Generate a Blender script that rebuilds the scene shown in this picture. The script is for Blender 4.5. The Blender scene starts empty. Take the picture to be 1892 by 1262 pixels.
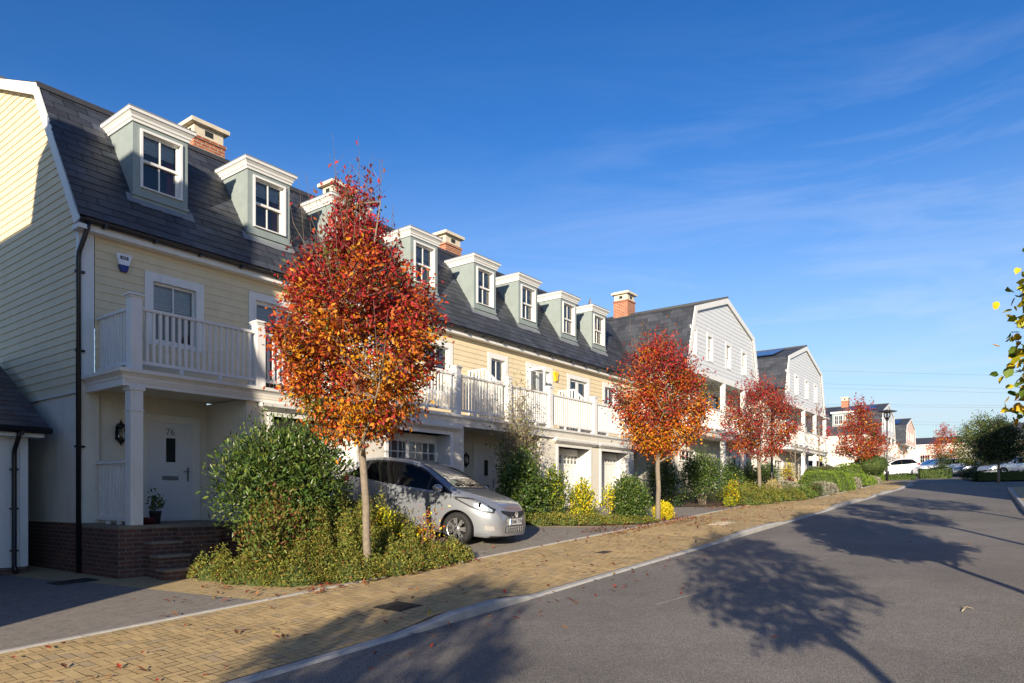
import bpy, bmesh, math, random
import numpy as np
from mathutils import Vector, Matrix
R = math.radians
SC = bpy.context.scene
# ------------------------------------------------------------------ camera, sky, sun
cam = bpy.data.cameras.new('camera'); co = bpy.data.objects.new('camera', cam); SC.collection.objects.link(co)
cam.sensor_width = 36; cam.lens = 36*1297/1892; cam.shift_y = 288/1892; cam.clip_start = .1; cam.clip_end = 4000
co.location = (0, 0, 0); co.rotation_euler = (R(90), 0, 0); SC.camera = co
SUN_AZ, SUN_EL = R(12), R(14)          # light travels 12 degrees right of the view axis, 14 degrees down
world = bpy.data.worlds.new('World'); SC.world = world; world.use_nodes = True
wn, wl = world.node_tree.nodes, world.node_tree.links
sky = wn.new('ShaderNodeTexSky'); sky.sky_type = 'NISHITA'; sky.sun_disc = False
sky.sun_elevation = SUN_EL; sky.sun_rotation = math.pi+SUN_AZ; sky.air_density = 1.0; sky.dust_density = .3; sky.ozone_density = 2.2
bg = wn['Background']; bg.inputs[1].default_value = .115
tc = wn.new('ShaderNodeTexCoord'); mp = wn.new('ShaderNodeMapping'); mp.inputs['Scale'].default_value = (1.1, 1.6, 7.5); mp.inputs['Rotation'].default_value = (0, R(9), R(25))
nz = wn.new('ShaderNodeTexNoise'); nz.inputs['Scale'].default_value = 2.2; nz.inputs['Detail'].default_value = 9; nz.inputs['Roughness'].default_value = .62; nz.inputs['Distortion'].default_value = .7
rp = wn.new('ShaderNodeValToRGB'); rp.color_ramp.elements[0].position = .45; rp.color_ramp.elements[1].position = .80
sx = wn.new('ShaderNodeSeparateXYZ'); mz = wn.new('ShaderNodeMapRange'); mz.inputs[1].default_value = .02; mz.inputs[2].default_value = .56; mz.inputs[3].default_value = .6; mz.inputs[4].default_value = .0
mx2 = wn.new('ShaderNodeMapRange'); mx2.inputs[1].default_value = -.15; mx2.inputs[2].default_value = .45; mx2.inputs[3].default_value = .12; mx2.inputs[4].default_value = 1
mu = wn.new('ShaderNodeMath'); mu.operation = 'MULTIPLY'; mu2 = wn.new('ShaderNodeMath'); mu2.operation = 'MULTIPLY'
mix = wn.new('ShaderNodeMix'); mix.data_type = 'RGBA'; mix.inputs[7].default_value = (5.2, 5.4, 5.8, 1)
hs = wn.new('ShaderNodeHueSaturation'); hs.inputs['Saturation'].default_value = 1.23; hs.inputs['Hue'].default_value = .512
gm = wn.new('ShaderNodeGamma'); gm.inputs[1].default_value = 1.25; hs.inputs['Value'].default_value = .67
hz = wn.new('ShaderNodeMapRange'); hz.inputs[1].default_value = .46; hz.inputs[2].default_value = .0; hp = wn.new('ShaderNodeMath'); hp.operation = 'POWER'; hp.inputs[1].default_value = 1.55
mh = wn.new('ShaderNodeMix'); mh.data_type = 'RGBA'; mh.inputs[7].default_value = (2.75, 3.2, 3.75, 1)
for a, b in ((tc.outputs['Generated'], mp.inputs[0]), (mp.outputs[0], nz.inputs[0]), (nz.outputs[0], rp.inputs[0]), (tc.outputs['Generated'], sx.inputs[0]), (sx.outputs[2], mz.inputs[0]),
             (sx.outputs[0], mx2.inputs[0]), (rp.outputs[0], mu.inputs[0]), (mz.outputs[0], mu.inputs[1]), (mu.outputs[0], mu2.inputs[0]), (mx2.outputs[0], mu2.inputs[1]),
             (mu2.outputs[0], mix.inputs[0]), (sky.outputs[0], gm.inputs[0]), (gm.outputs[0], hs.inputs['Color']), (hs.outputs[0], mix.inputs[6]), (mix.outputs[2], mh.inputs[6]), (sx.outputs[2], hz.inputs[0]), (hz.outputs[0], hp.inputs[0]), (hp.outputs[0], mh.inputs[0]), (mh.outputs[2], bg.inputs[0])): wl.new(a, b)
sl = bpy.data.lights.new('sun', 'SUN'); sl.energy = 5; sl.angle = R(.55); sl.color = (1, .87, .68)
so = bpy.data.objects.new('sun', sl); SC.collection.objects.link(so)
Ld = Vector((math.sin(SUN_AZ)*math.cos(SUN_EL), math.cos(SUN_AZ)*math.cos(SUN_EL), -math.sin(SUN_EL)))
so.rotation_euler = Ld.to_track_quat('-Z', 'Y').to_euler()
SC.view_settings.view_transform = 'Standard'; SC.view_settings.look = 'None'; SC.view_settings.gamma = 1; SC.view_settings.exposure = .8
SC.cycles.max_bounces = 6; SC.cycles.transparent_max_bounces = 12; SC.cycles.caustics_reflective = False; SC.cycles.caustics_refractive = False

# ------------------------------------------------------------------ the street frame: s along the terrace, t out towards the road, z up (eye level 0)
TH = math.atan(980/1297); U = (math.sin(TH), math.cos(TH)); N = (U[1], -U[0]); C0 = ((148-946)/1297*12.5, 12.5)
ROT = math.atan2(U[1], U[0])
def W(s, t, z=0): return Vector((C0[0]+s*U[0]+t*N[0], C0[1]+s*U[1]+t*N[1], z))
def interp(x, T):
    if x <= T[0][0]: return T[0][1]
    for (a, b), (c, d) in zip(T, T[1:]):
        if x <= c: return b+(d-b)*(x-a)/(c-a)
    return T[-1][1]
def zr(s): return -1.6+.057*s if s < 42 else (.794+.045*(s-42) if s < 130 else 4.754+.01*(s-130))
ZB = [(-12, -1.9), (-1, -1.38), (0, -1.34), (1.5, -1.3), (2.3, -1.05), (2.9, -.7), (9, -.6), (13, -.5), (20, -.1), (22, .1), (38, 1.0), (41, .93)]
KT = [(-60, 7.9), (39.5, 7.9), (42, 7.45), (44.5, 6.5), (47, 4.9), (50, 2.2), (53, -2.5), (56, -12), (60, -60), (400, -60)]
KRT = [(13, 14.1), (17, 13.55), (20, 13.26), (34.2, 12.4)]
def kr(s): return interp(s, KRT)
def zb(s): return interp(s, ZB) if s < 41 else zr(s)+.12
def kt(s): return interp(s, KT)
def tb(s): return interp(s, [(20, 5.1), (25.5, 6.35)]) - (7.9-kt(s))
def kk(s):   # 1 where the kerb stands up, 0 where it is dropped for a drive
    k = 0
    for a, b in ((.9, 2.2), (11.2, 14.3), (21, 25.5), (28.5, 29.2), (30, 30.7), (31.5, 32.2), (36, 80)):
        k = max(k, min(1, max(0, 1-max(a-s, s-b, 0)/.7)))
    return k
def G(s, t):
    if t >= kr(s) and s < 34.4: return zr(s)+.11+.02*min(t-kr(s), 6)
    k = kt(s)
    if t >= k: return zr(s)
    b = tb(s)
    if t >= b: return zr(s)+.15+(-.12+.085*kk(s))*(t-b)/(k-b)
    zk = zr(s)+.15
    if t >= 1.4 and b > 1.4: return zb(s)+(zk-zb(s))*(t-1.4)/(b-1.4)
    return zb(s)

# ------------------------------------------------------------------ materials
MATS = {}
def nodes(name):
    m = bpy.data.materials.new(name); m.use_nodes = True; nt = m.node_tree; MATS[name] = m
    return m, nt.nodes, nt.links, nt.nodes['Principled BSDF']
def add(nd, typ, **kw):
    n = nd.new(typ)
    for k, v in kw.items():
        if k in n.inputs.keys(): n.inputs[k].default_value = v
        else: setattr(n, k, v)
    return n
def c4(c): return (c[0], c[1], c[2], 1)
def mottled(name, col, rough=.7, var=.18, scale=6, bump=.0, bscale=60, metal=0, spec=.4, coat=0, dirt=None, coord='Object', dark=None):
    """plain paint, render, stone...: colour with two scales of mottling, optional bump and stains of their own"""
    m, nd, lk, p = nodes(name)
    t = add(nd, 'ShaderNodeTexCoord')
    n1 = add(nd, 'ShaderNodeTexNoise', Scale=scale, Detail=6, Roughness=.6); lk.new(t.outputs[coord], n1.inputs['Vector'])
    r = add(nd, 'ShaderNodeMapRange'); r.inputs[3].default_value = 1-var; r.inputs[4].default_value = 1+var; r.inputs[1].default_value = .25; r.inputs[2].default_value = .75
    lk.new(n1.outputs[0], r.inputs[0])
    mx = add(nd, 'ShaderNodeVectorMath', operation='SCALE'); mx.inputs[0].default_value = col; lk.new(r.outputs[0], mx.inputs['Scale'])
    out = mx.outputs[0]
    if dirt:
        n2 = add(nd, 'ShaderNodeTexNoise', Scale=dirt[1], Detail=8, Roughness=.7); mq = add(nd, 'ShaderNodeMapping'); mq.inputs['Scale'].default_value = (1.6, 1.6, .45); lk.new(t.outputs[coord], mq.inputs[0]); lk.new(mq.outputs[0], n2.inputs['Vector'])
        rr = add(nd, 'ShaderNodeMapRange'); rr.inputs[1].default_value = .5; rr.inputs[2].default_value = .75; rr.inputs[4].default_value = dirt[2]; lk.new(n2.outputs[0], rr.inputs[0])
        mm = add(nd, 'ShaderNodeMix', data_type='RGBA'); lk.new(rr.outputs[0], mm.inputs[0]); lk.new(out, mm.inputs[6]); mm.inputs[7].default_value = c4(dirt[0]); out = mm.outputs[2]
    lk.new(out, p.inputs['Base Color'])
    p.inputs['Roughness'].default_value = rough; p.inputs['Metallic'].default_value = metal; p.inputs['Specular IOR Level'].default_value = spec; p.inputs['Coat Weight'].default_value = coat
    p.inputs['Coat Roughness'].default_value = .04
    if bump:
        n3 = add(nd, 'ShaderNodeTexNoise', Scale=bscale, Detail=4); lk.new(t.outputs[coord], n3.inputs['Vector'])
        b = add(nd, 'ShaderNodeBump', Strength=bump, Distance=.01); lk.new(n3.outputs[0], b.inputs['Height']); lk.new(b.outputs[0], p.inputs['Normal'])
    return m
def bricky(name, c1, c2, mortar, bw, bh, ms=.012, rough=.8, bump=.4, offset=.5, var=.25, spec=.3, grain=None):
    m, nd, lk, p = nodes(name)
    t = add(nd, 'ShaderNodeTexCoord'); br = add(nd, 'ShaderNodeTexBrick'); br.offset = offset
    lk.new(t.outputs['UV'], br.inputs['Vector'])
    for k, v in (('Color1', c4(c1)), ('Color2', c4(c2)), ('Mortar', c4(mortar)), ('Scale', 1), ('Mortar Size', ms), ('Mortar Smooth', .2), ('Brick Width', bw), ('Row Height', bh), ('Bias', 0)): br.inputs[k].default_value = v
    n1 = add(nd, 'ShaderNodeTexNoise', Scale=9, Detail=8, Roughness=.65); lk.new(t.outputs['Object'], n1.inputs['Vector'])
    r = add(nd, 'ShaderNodeMapRange'); r.inputs[1].default_value = .25; r.inputs[2].default_value = .75; r.inputs[3].default_value = 1-var; r.inputs[4].default_value = 1+var; lk.new(n1.outputs[0], r.inputs[0])
    mx = add(nd, 'ShaderNodeVectorMath', operation='SCALE'); lk.new(br.outputs[0], mx.inputs[0]); lk.new(r.outputs[0], mx.inputs['Scale'])
    out = mx.outputs[0]
    if grain:
        n2 = add(nd, 'ShaderNodeTexNoise', Scale=grain, Detail=3); lk.new(t.outputs['Object'], n2.inputs['Vector'])
        r2 = add(nd, 'ShaderNodeMapRange'); r2.inputs[1].default_value = .3; r2.inputs[2].default_value = .7; r2.inputs[3].default_value = .72; r2.inputs[4].default_value = 1.28; lk.new(n2.outputs[0], r2.inputs[0])
        m2 = add(nd, 'ShaderNodeVectorMath', operation='SCALE'); lk.new(out, m2.inputs[0]); lk.new(r2.outputs[0], m2.inputs['Scale']); out = m2.outputs[0]
    lk.new(out, p.inputs['Base Color']); p.inputs['Roughness'].default_value = rough; p.inputs['Specular IOR Level'].default_value = spec
    b = add(nd, 'ShaderNodeBump', Strength=bump, Distance=.008); b.invert = True; lk.new(br.outputs['Fac'], b.inputs['Height']); lk.new(b.outputs[0], p.inputs['Normal'])
    return m
def leafy(name, rough=.5, trans=.35, spec=.25, coat=0):
    m, nd, lk, p = nodes(name)
    a = add(nd, 'ShaderNodeVertexColor', layer_name='Col'); lk.new(a.outputs[0], p.inputs['Base Color'])
    p.inputs['Roughness'].default_value = rough; p.inputs['Specular IOR Level'].default_value = spec
    tr = add(nd, 'ShaderNodeBsdfTranslucent'); lk.new(a.outputs[0], tr.inputs[0])
    ms = add(nd, 'ShaderNodeMixShader'); ms.inputs[0].default_value = trans
    lk.new(p.outputs[0], ms.inputs[1]); lk.new(tr.outputs[0], ms.inputs[2]); lk.new(ms.outputs[0], nd['Material Output'].inputs[0])
    return m
def glassy(name, tint=(.8, .87, .9), refl=1.0):
    m, nd, lk, p = nodes(name); nd.remove(p)
    f = add(nd, 'ShaderNodeFresnel'); f.inputs[0].default_value = 1.8 if 'window' in name else 1.52
    g = add(nd, 'ShaderNodeBsdfGlossy'); g.inputs['Roughness'].default_value = .015; g.inputs[0].default_value = (refl, refl, refl, 1)
    t = add(nd, 'ShaderNodeBsdfTransparent'); t.inputs[0].default_value = c4(tint)
    ms = add(nd, 'ShaderNodeMixShader'); lk.new(f.outputs[0], ms.inputs[0]); lk.new(t.outputs[0], ms.inputs[1]); lk.new(g.outputs[0], ms.inputs[2]); lk.new(ms.outputs[0], nd['Material Output'].inputs[0])
    return m
M = MATS
mottled('yellow_board', (.70, .585, .385), .55, .06, 3, .15, 40, dirt=((.52, .45, .30), 2.4, .40))
mottled('grey_board', (.64, .66, .68), .55, .05, 3, .15, 40)
mottled('white_paint', (.74, .73, .70), .42, .04, 5, dirt=((.50, .49, .43), 3.0, .42))
mottled('cream_render', (.70, .66, .57), .85, .07, 2, .25, 90, dirt=((.42, .40, .33), 1.8, .45))
mottled('pink_render', (.72, .55, .47), .85, .07, 2, .2, 90)
mottled('sage_lead', (.255, .298, .290), .5, .10, 5, .1, 20, dirt=((.24, .30, .27), 4, .4))
mottled('lead', (.20, .21, .23), .55, .15, 5); mottled('ridge_tile', (.045, .045, .05), .6, .15, 5)
mottled('black_plastic', (.012, .012, .014), .32, .1, 8, spec=.5)
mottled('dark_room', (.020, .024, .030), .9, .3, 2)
mottled('blind', (.82, .83, .84), .8, .12, 14)
mottled('frosted', (.27, .265, .26), .8, .1, 8); mottled('curtain', (.72, .70, .66), .9, .1, 8)
mottled('red_curtain', (.45, .02, .04), .85, .2, 8)
mottled('stone_cap', (.62, .55, .42), .8, .1, 6, .2, 50)
mottled('soil', (.075, .048, .030), .95, .4, 9, .6, 30)
mottled('lawn', (.075, .105, .028), .95, .35, 4, .6, 40)
mottled('bark', (.20, .165, .125), .9, .28, 14, .5, 40)
mottled('dark_bark', (.09, .07, .05), .9, .3, 14, .4, 40)
mottled('kerb_stone', (.40, .39, .37), .85, .15, 5, .3, 140, dirt=((.22, .21, .19), 3, .5))
mottled('concrete', (.48, .46, .42), .85, .12, 7, .2, 120)
mottled('joint_sand', (.20, .165, .10), .95, .25, 14)
mottled('step_stone', (.20, .17, .14), .85, .2, 9, .2, 60)
mottled('iron', (.045, .042, .042), .6, .3, 20, .5, 70, metal=.4)
mottled('steel', (.6, .6, .6), .3, .05, 8, metal=.9)
mottled('terracotta', (.05, .05, .055), .6, .1, 9)
mottled('straw', (.45, .37, .22), .8, .2, 9)
m, nd, lk, p = nodes('slate')
a = add(nd, 'ShaderNodeVertexColor', layer_name='Col'); t_ = add(nd, 'ShaderNodeTexCoord'); n1 = add(nd, 'ShaderNodeTexNoise', Scale=1.3, Detail=8, Roughness=.7); n2 = add(nd, 'ShaderNodeTexNoise', Scale=45, Detail=3)
for n in (n1, n2): lk.new(t_.outputs['Object'], n.inputs['Vector'])
r1 = add(nd, 'ShaderNodeMapRange'); r1.inputs[1].default_value = .3; r1.inputs[2].default_value = .7; r1.inputs[3].default_value = .72; r1.inputs[4].default_value = 1.3; lk.new(n1.outputs[0], r1.inputs[0])
v = add(nd, 'ShaderNodeVectorMath', operation='SCALE'); lk.new(a.outputs[0], v.inputs[0]); lk.new(r1.outputs[0], v.inputs['Scale']); lk.new(v.outputs[0], p.inputs['Base Color'])
p.inputs['Roughness'].default_value = .52; p.inputs['Specular IOR Level'].default_value = .5
b = add(nd, 'ShaderNodeBump', Strength=.25, Distance=.006); lk.new(n2.outputs[0], b.inputs['Height']); lk.new(b.outputs[0], p.inputs['Normal'])
bricky('slate_far', (.066, .066, .074), (.050, .051, .060), (.028, .028, .032), .42, .2, .012, .6, .3, var=.2, spec=.4)
bricky('red_brick', (.42, .135, .060), (.30, .085, .045), (.40, .33, .25), .225, .075, .010, .85)
bricky('plinth_brick', (.15, .070, .050), (.085, .045, .036), (.16, .14, .12), .225, .075, .010, .85)
bricky('brown_brick', (.12, .075, .06), (.085, .055, .05), (.16, .13, .11), .225, .075, .010, .85)
bricky('drive_block', (.26, .232, .198), (.225, .203, .176), (.18, .163, .142), .2, .1, .005, .9, .3, var=.2, grain=160)
bricky('path_block', (.50, .375, .20), (.43, .32, .17), (.26, .20, .11), .2, .1, .006, .9, .5, var=.2, grain=160)
# asphalt
m, nd, lk, p = nodes('asphalt')
t = add(nd, 'ShaderNodeTexCoord'); n1 = add(nd, 'ShaderNodeTexNoise', Scale=.35, Detail=8, Roughness=.65); n2 = add(nd, 'ShaderNodeTexNoise', Scale=170, Detail=2); n3 = add(nd, 'ShaderNodeTexVoronoi', Scale=75)
for n in (n1, n2, n3): lk.new(t.outputs['Object'], n.inputs['Vector'])
r1 = add(nd, 'ShaderNodeMapRange'); r1.inputs[1].default_value = .3; r1.inputs[2].default_value = .7; r1.inputs[3].default_value = .80; r1.inputs[4].default_value = 1.16; lk.new(n1.outputs[0], r1.inputs[0])
r2 = add(nd, 'ShaderNodeMapRange'); r2.inputs[1].default_value = .3; r2.inputs[2].default_value = .7; r2.inputs[3].default_value = .6; r2.inputs[4].default_value = 1.45; lk.new(n2.outputs[0], r2.inputs[0])
mm = add(nd, 'ShaderNodeMath', operation='MULTIPLY'); lk.new(r1.outputs[0], mm.inputs[0]); lk.new(r2.outputs[0], mm.inputs[1])
n4 = add(nd, 'ShaderNodeTexVoronoi', Scale=120); lk.new(t.outputs['Object'], n4.inputs['Vector']); bw_ = add(nd, 'ShaderNodeSeparateColor'); lk.new(n4.outputs['Color'], bw_.inputs[0])
r4 = add(nd, 'ShaderNodeMapRange'); r4.inputs[1].default_value = .0; r4.inputs[2].default_value = 1; r4.inputs[3].default_value = .55; r4.inputs[4].default_value = 1.5; lk.new(bw_.outputs[0], r4.inputs[0])
n5 = add(nd, 'ShaderNodeTexNoise', Scale=2.6, Detail=9, Roughness=.75); lk.new(t.outputs['Object'], n5.inputs['Vector']); r5 = add(nd, 'ShaderNodeMapRange'); r5.inputs[1].default_value = .3; r5.inputs[2].default_value = .7; r5.inputs[3].default_value = .88; r5.inputs[4].default_value = 1.1; lk.new(n5.outputs[0], r5.inputs[0])
m4 = add(nd, 'ShaderNodeMath', operation='MULTIPLY'); lk.new(mm.outputs[0], m4.inputs[0]); lk.new(r4.outputs[0], m4.inputs[1]); m5 = add(nd, 'ShaderNodeMath', operation='MULTIPLY'); lk.new(m4.outputs[0], m5.inputs[0]); lk.new(r5.outputs[0], m5.inputs[1]); mm = m5
v = add(nd, 'ShaderNodeVectorMath', operation='SCALE'); v.inputs[0].default_value = (.197, .179, .157); lk.new(mm.outputs[0], v.inputs['Scale']); lk.new(v.outputs[0], p.inputs['Base Color'])
p.inputs['Roughness'].default_value = .85; p.inputs['Specular IOR Level'].default_value = .3
b = add(nd, 'ShaderNodeBump', Strength=.55, Distance=.006); lk.new(n3.outputs[0], b.inputs['Height']); lk.new(b.outputs[0], p.inputs['Normal'])
# paving blocks: colour per block, sand grain
m, nd, lk, p = nodes('paving_block')
a = add(nd, 'ShaderNodeVertexColor', layer_name='Col'); t = add(nd, 'ShaderNodeTexCoord'); n2 = add(nd, 'ShaderNodeTexNoise', Scale=190, Detail=2); lk.new(t.outputs['Object'], n2.inputs['Vector'])
n1 = add(nd, 'ShaderNodeTexNoise', Scale=.9, Detail=8, Roughness=.7); lk.new(t.outputs['Object'], n1.inputs['Vector'])
r1 = add(nd, 'ShaderNodeMapRange'); r1.inputs[1].default_value = .3; r1.inputs[2].default_value = .7; r1.inputs[3].default_value = .88; r1.inputs[4].default_value = 1.10; lk.new(n1.outputs[0], r1.inputs[0])
r2 = add(nd, 'ShaderNodeMapRange'); r2.inputs[1].default_value = .3; r2.inputs[2].default_value = .7; r2.inputs[3].default_value = .7; r2.inputs[4].default_value = 1.3; lk.new(n2.outputs[0], r2.inputs[0])
mm = add(nd, 'ShaderNodeMath', operation='MULTIPLY'); lk.new(r1.outputs[0], mm.inputs[0]); lk.new(r2.outputs[0], mm.inputs[1])
v = add(nd, 'ShaderNodeVectorMath', operation='SCALE'); lk.new(a.outputs[0], v.inputs[0]); lk.new(mm.outputs[0], v.inputs['Scale']); lk.new(v.outputs[0], p.inputs['Base Color']); p.inputs['Roughness'].default_value = .9
b = add(nd, 'ShaderNodeBump', Strength=.4, Distance=.004); lk.new(n2.outputs[0], b.inputs['Height']); lk.new(b.outputs[0], p.inputs['Normal'])
leafy('leaf', .5, .24); leafy('gloss_leaf', .34, .22, .45); leafy('litter', .8, .1, .2)
glassy('window_glass', (.78, .84, .88), 1); glassy('car_glass', (.50, .58, .60), 1)
for nm, c in (('silver_paint', (.31, .33, .365)), ('graphite_paint', (.10, .115, .14)), ('white_car_paint', (.75, .76, .78)), ('dark_car_paint', (.03, .035, .05)), ('pale_silver_paint', (.52, .55, .60))):
    mottled(nm, c, .32 if 'white' not in nm else .4, .02, 3, metal=.5 if 'white' not in nm else 0, spec=.5, coat=1)
mottled('tyre', (.016, .016, .017), .75, .2, 20); mottled('alloy', (.55, .55, .56), .28, .05, 8, metal=.85); mottled('car_trim', (.018, .018, .02), .45, .1, 12)
mottled('cabin', (.035, .036, .04), .85, .2, 6); mottled('lamp_chrome', (.72, .74, .78), .12, .02, 5, metal=.7); glassy('clear_lens', (.92, .94, .96), 1)
mottled('plate_white', (.82, .82, .80), .5, .02, 5); mottled('plate_blue', (.02, .22, .55), .5, .02, 5); mottled('black_ink', (.01, .01, .012), .5, 0, 5)
mottled('alarm_white', (.78, .79, .82), .4, .03, 8); mottled('alarm_blue', (.02, .04, .20), .4, .05, 8); mottled('alarm_yellow', (.85, .50, .02), .4, .05, 8); mottled('amber_glass', (.55, .45, .25), .2, .1, 8)
mottled('solar', (.015, .03, .09), .18, .2, 3, spec=.6); mottled('bowl_red', (.09, .018, .016), .4, .1, 8); mottled('tar_joint', (.30, .28, .255), .85, .25, 5); mottled('worn_cover', (.40, .35, .26), .85, .2, 9); mottled('wire', (.16, .18, .21), .6, .05, 3); mottled('door_white', (.66, .69, .73), .4, .03, 4); mottled('tail_red', (.35, .01, .01), .25, .1, 5)

# ------------------------------------------------------------------ mesh builder
def tag(o, label=None, cat=None, group=None, kind=None):
    if label: o['label'] = label
    if cat: o['category'] = cat
    if group: o['group'] = group
    if kind: o['kind'] = kind
    return o
class Root:
    """a thing: an Empty at its base; parts keep row-frame coordinates relative to it"""
    def __init__(s, name, at, label=None, cat=None, group=None, yaw=0):
        s.at = at; s.o = bpy.data.objects.new(name, None); SC.collection.objects.link(s.o); s.o.empty_display_size = .2
        s.o.location = W(*at); s.o.rotation_euler = (0, 0, ROT+yaw); tag(s.o, label, cat, group)
class MB:
    def __init__(s): s.V = []; s.F = []; s.I = []; s.f = None; s.smooth = set(); s.C = {}
    def v(s, p):
        s.V.append(s.f(*p) if s.f else tuple(p)); return len(s.V)-1
    def face(s, pts, m=0):
        s.F.append([s.v(p) for p in pts]); s.I.append(m)
    def idx(s, ids, m=0): s.F.append(list(ids)); s.I.append(m)
    def box(s, a0, a1, d0, d1, z0, z1, m=0):
        i = [s.v(p) for p in ((a0, d0, z0), (a1, d0, z0), (a1, d1, z0), (a0, d1, z0), (a0, d0, z1), (a1, d0, z1), (a1, d1, z1), (a0, d1, z1))]
        for q in ((0, 3, 2, 1), (4, 5, 6, 7), (0, 1, 5, 4), (1, 2, 6, 5), (2, 3, 7, 6), (3, 0, 4, 7)): s.idx([i[k] for k in q], m)
    def ext(s, poly, vec, m=0, caps=True):
        a = [s.v(p) for p in poly]; b = [s.v([p[k]+vec[k] for k in range(3)]) for p in poly]; n = len(poly)
        for k in range(n): s.idx([a[k], a[(k+1) % n], b[(k+1) % n], b[k]], m)
        if caps: s.idx(a[::-1], m); s.idx(b, m)
    def tube(s, path, rad, n=8, m=0, caps=True):
        P = [Vector(p) for p in path]; rs = rad if isinstance(rad, (list, tuple)) else [rad]*len(P); rings = []
        ref = None
        for k, p in enumerate(P):
            d = (P[min(k+1, len(P)-1)]-P[max(k-1, 0)]).normalized()
            if ref is None or abs(ref.dot(d)) > .95: ref = Vector((0, 0, 1)) if abs(d.z) < .9 else Vector((1, 0, 0))
            x = d.cross(ref).normalized(); y = d.cross(x)
            rings.append([s.v(p+x*math.cos(2*math.pi*j/n)*rs[k]+y*math.sin(2*math.pi*j/n)*rs[k]) for j in range(n)])
        f0 = len(s.F)
        for a, b in zip(rings, rings[1:]):
            for j in range(n): s.idx([a[j], a[(j+1) % n], b[(j+1) % n], b[j]], m)
        s.smooth.update(range(f0, len(s.F)))
        if caps and n > 3: s.idx(rings[0][::-1], m); s.idx(rings[-1], m)
    def lathe(s, c, prof, n=16, m=0, axis=2, caps=True):
        rings = []
        for r, h in prof:
            ring = []
            for j in range(n):
                a = 2*math.pi*j/n; q = [r*math.cos(a), r*math.sin(a)]; q.insert(axis, h); ring.append(s.v([c[k]+q[k] for k in range(3)]))
            rings.append(ring)
        f0 = len(s.F)
        for a, b in zip(rings, rings[1:]):
            for j in range(n): s.idx([a[j], a[(j+1) % n], b[(j+1) % n], b[j]], m)
        s.smooth.update(range(f0, len(s.F)))
        if caps: s.idx(rings[0][::-1], m); s.idx(rings[-1], m)
    def build(s, name, mats, root=None, parent=None, bevel=0, raw=False, recalc=True, smooth=None):
        """link as ONE object; root: the thing (coordinates are made relative to it); parent: a part, for sub-parts"""
        if isinstance(mats, str): mats = [mats]
        if raw: V = s.V
        else:
            at = root.at if root else s.origin()
            V = [(p[0]-at[0], -(p[1]-at[1]), p[2]-at[2]) for p in s.V]
        me = bpy.data.meshes.new(name); me.from_pydata(V, [], s.F); 
        for k in mats: me.materials.append(MATS[k])
        me.polygons.foreach_set('material_index', s.I)
        if recalc:
            bm = bmesh.new(); bm.from_mesh(me); bmesh.ops.recalc_face_normals(bm, faces=bm.faces); bm.to_mesh(me); bm.free()
        if smooth is True: me.polygons.foreach_set('use_smooth', [True]*len(me.polygons))
        elif s.smooth: me.polygons.foreach_set('use_smooth', [k in s.smooth for k in range(len(me.polygons))])
        uv_auto(me)
        if s.C: colour(me, [s.C.get(k, (.14, .14, .15)) for k in range(len(s.V))])
        o = bpy.data.objects.new(name, me); SC.collection.objects.link(o)
        par = parent or (root.o if root else None)
        if par: o.parent = par
        elif not raw: o.location = W(*at); o.rotation_euler = (0, 0, ROT)
        if bevel:
            b = o.modifiers.new('bevel', 'BEVEL'); b.width = bevel; b.segments = 2; b.limit_method = 'ANGLE'
        return o
    def origin(s):
        a = np.array(s.V); return (float(a[:, 0].mean()), float(a[:, 1].mean()), float(a[:, 2].min()))
def uv_auto(me):
    n = len(me.loops)
    if not n: return
    uv = me.uv_layers.new(name='UVMap'); co_ = np.empty(len(me.vertices)*3); me.vertices.foreach_get('co', co_); co_ = co_.reshape(-1, 3)
    li = np.empty(n, int); me.loops.foreach_get('vertex_index', li); nr = np.empty(len(me.polygons)*3); me.polygons.foreach_get('normal', nr); nr = nr.reshape(-1, 3)
    lt = np.empty(len(me.polygons), int); me.polygons.foreach_get('loop_total', lt); nl = np.repeat(nr, lt, axis=0); ls = np.empty(len(me.polygons), int); me.polygons.foreach_get('loop_start', ls)
    order = np.concatenate([np.arange(a, a+b) for a, b in zip(ls, lt)]) if not np.array_equal(ls, np.concatenate([[0], np.cumsum(lt)[:-1]])) else np.arange(n)
    p = co_[li[order]]
    hx = -nl[:, 1]; hy = nl[:, 0]; L = np.hypot(hx, hy); flat = L < .15; L[flat] = 1; hx = np.where(flat, 1, hx/L); hy = np.where(flat, 0, hy/L)
    u_ = p[:, 0]*hx+p[:, 1]*hy
    vx = nl[:, 1]*0-nl[:, 2]*hy; vy = nl[:, 2]*hx; vz = nl[:, 0]*hy-nl[:, 1]*hx
    v_ = p[:, 0]*vx+p[:, 1]*vy+p[:, 2]*vz
    out = np.empty((n, 2)); out[order, 0] = u_; out[order, 1] = v_; uv.data.foreach_set('uv', out.ravel())
def colour(me, cols):
    at = me.color_attributes.new('Col', 'FLOAT_COLOR', 'POINT'); a = np.ones((len(cols), 4), np.float32); a[:, :3] = cols; at.data.foreach_set('color', a.ravel())
def structure(o): o['kind'] = 'structure'; return o
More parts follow.
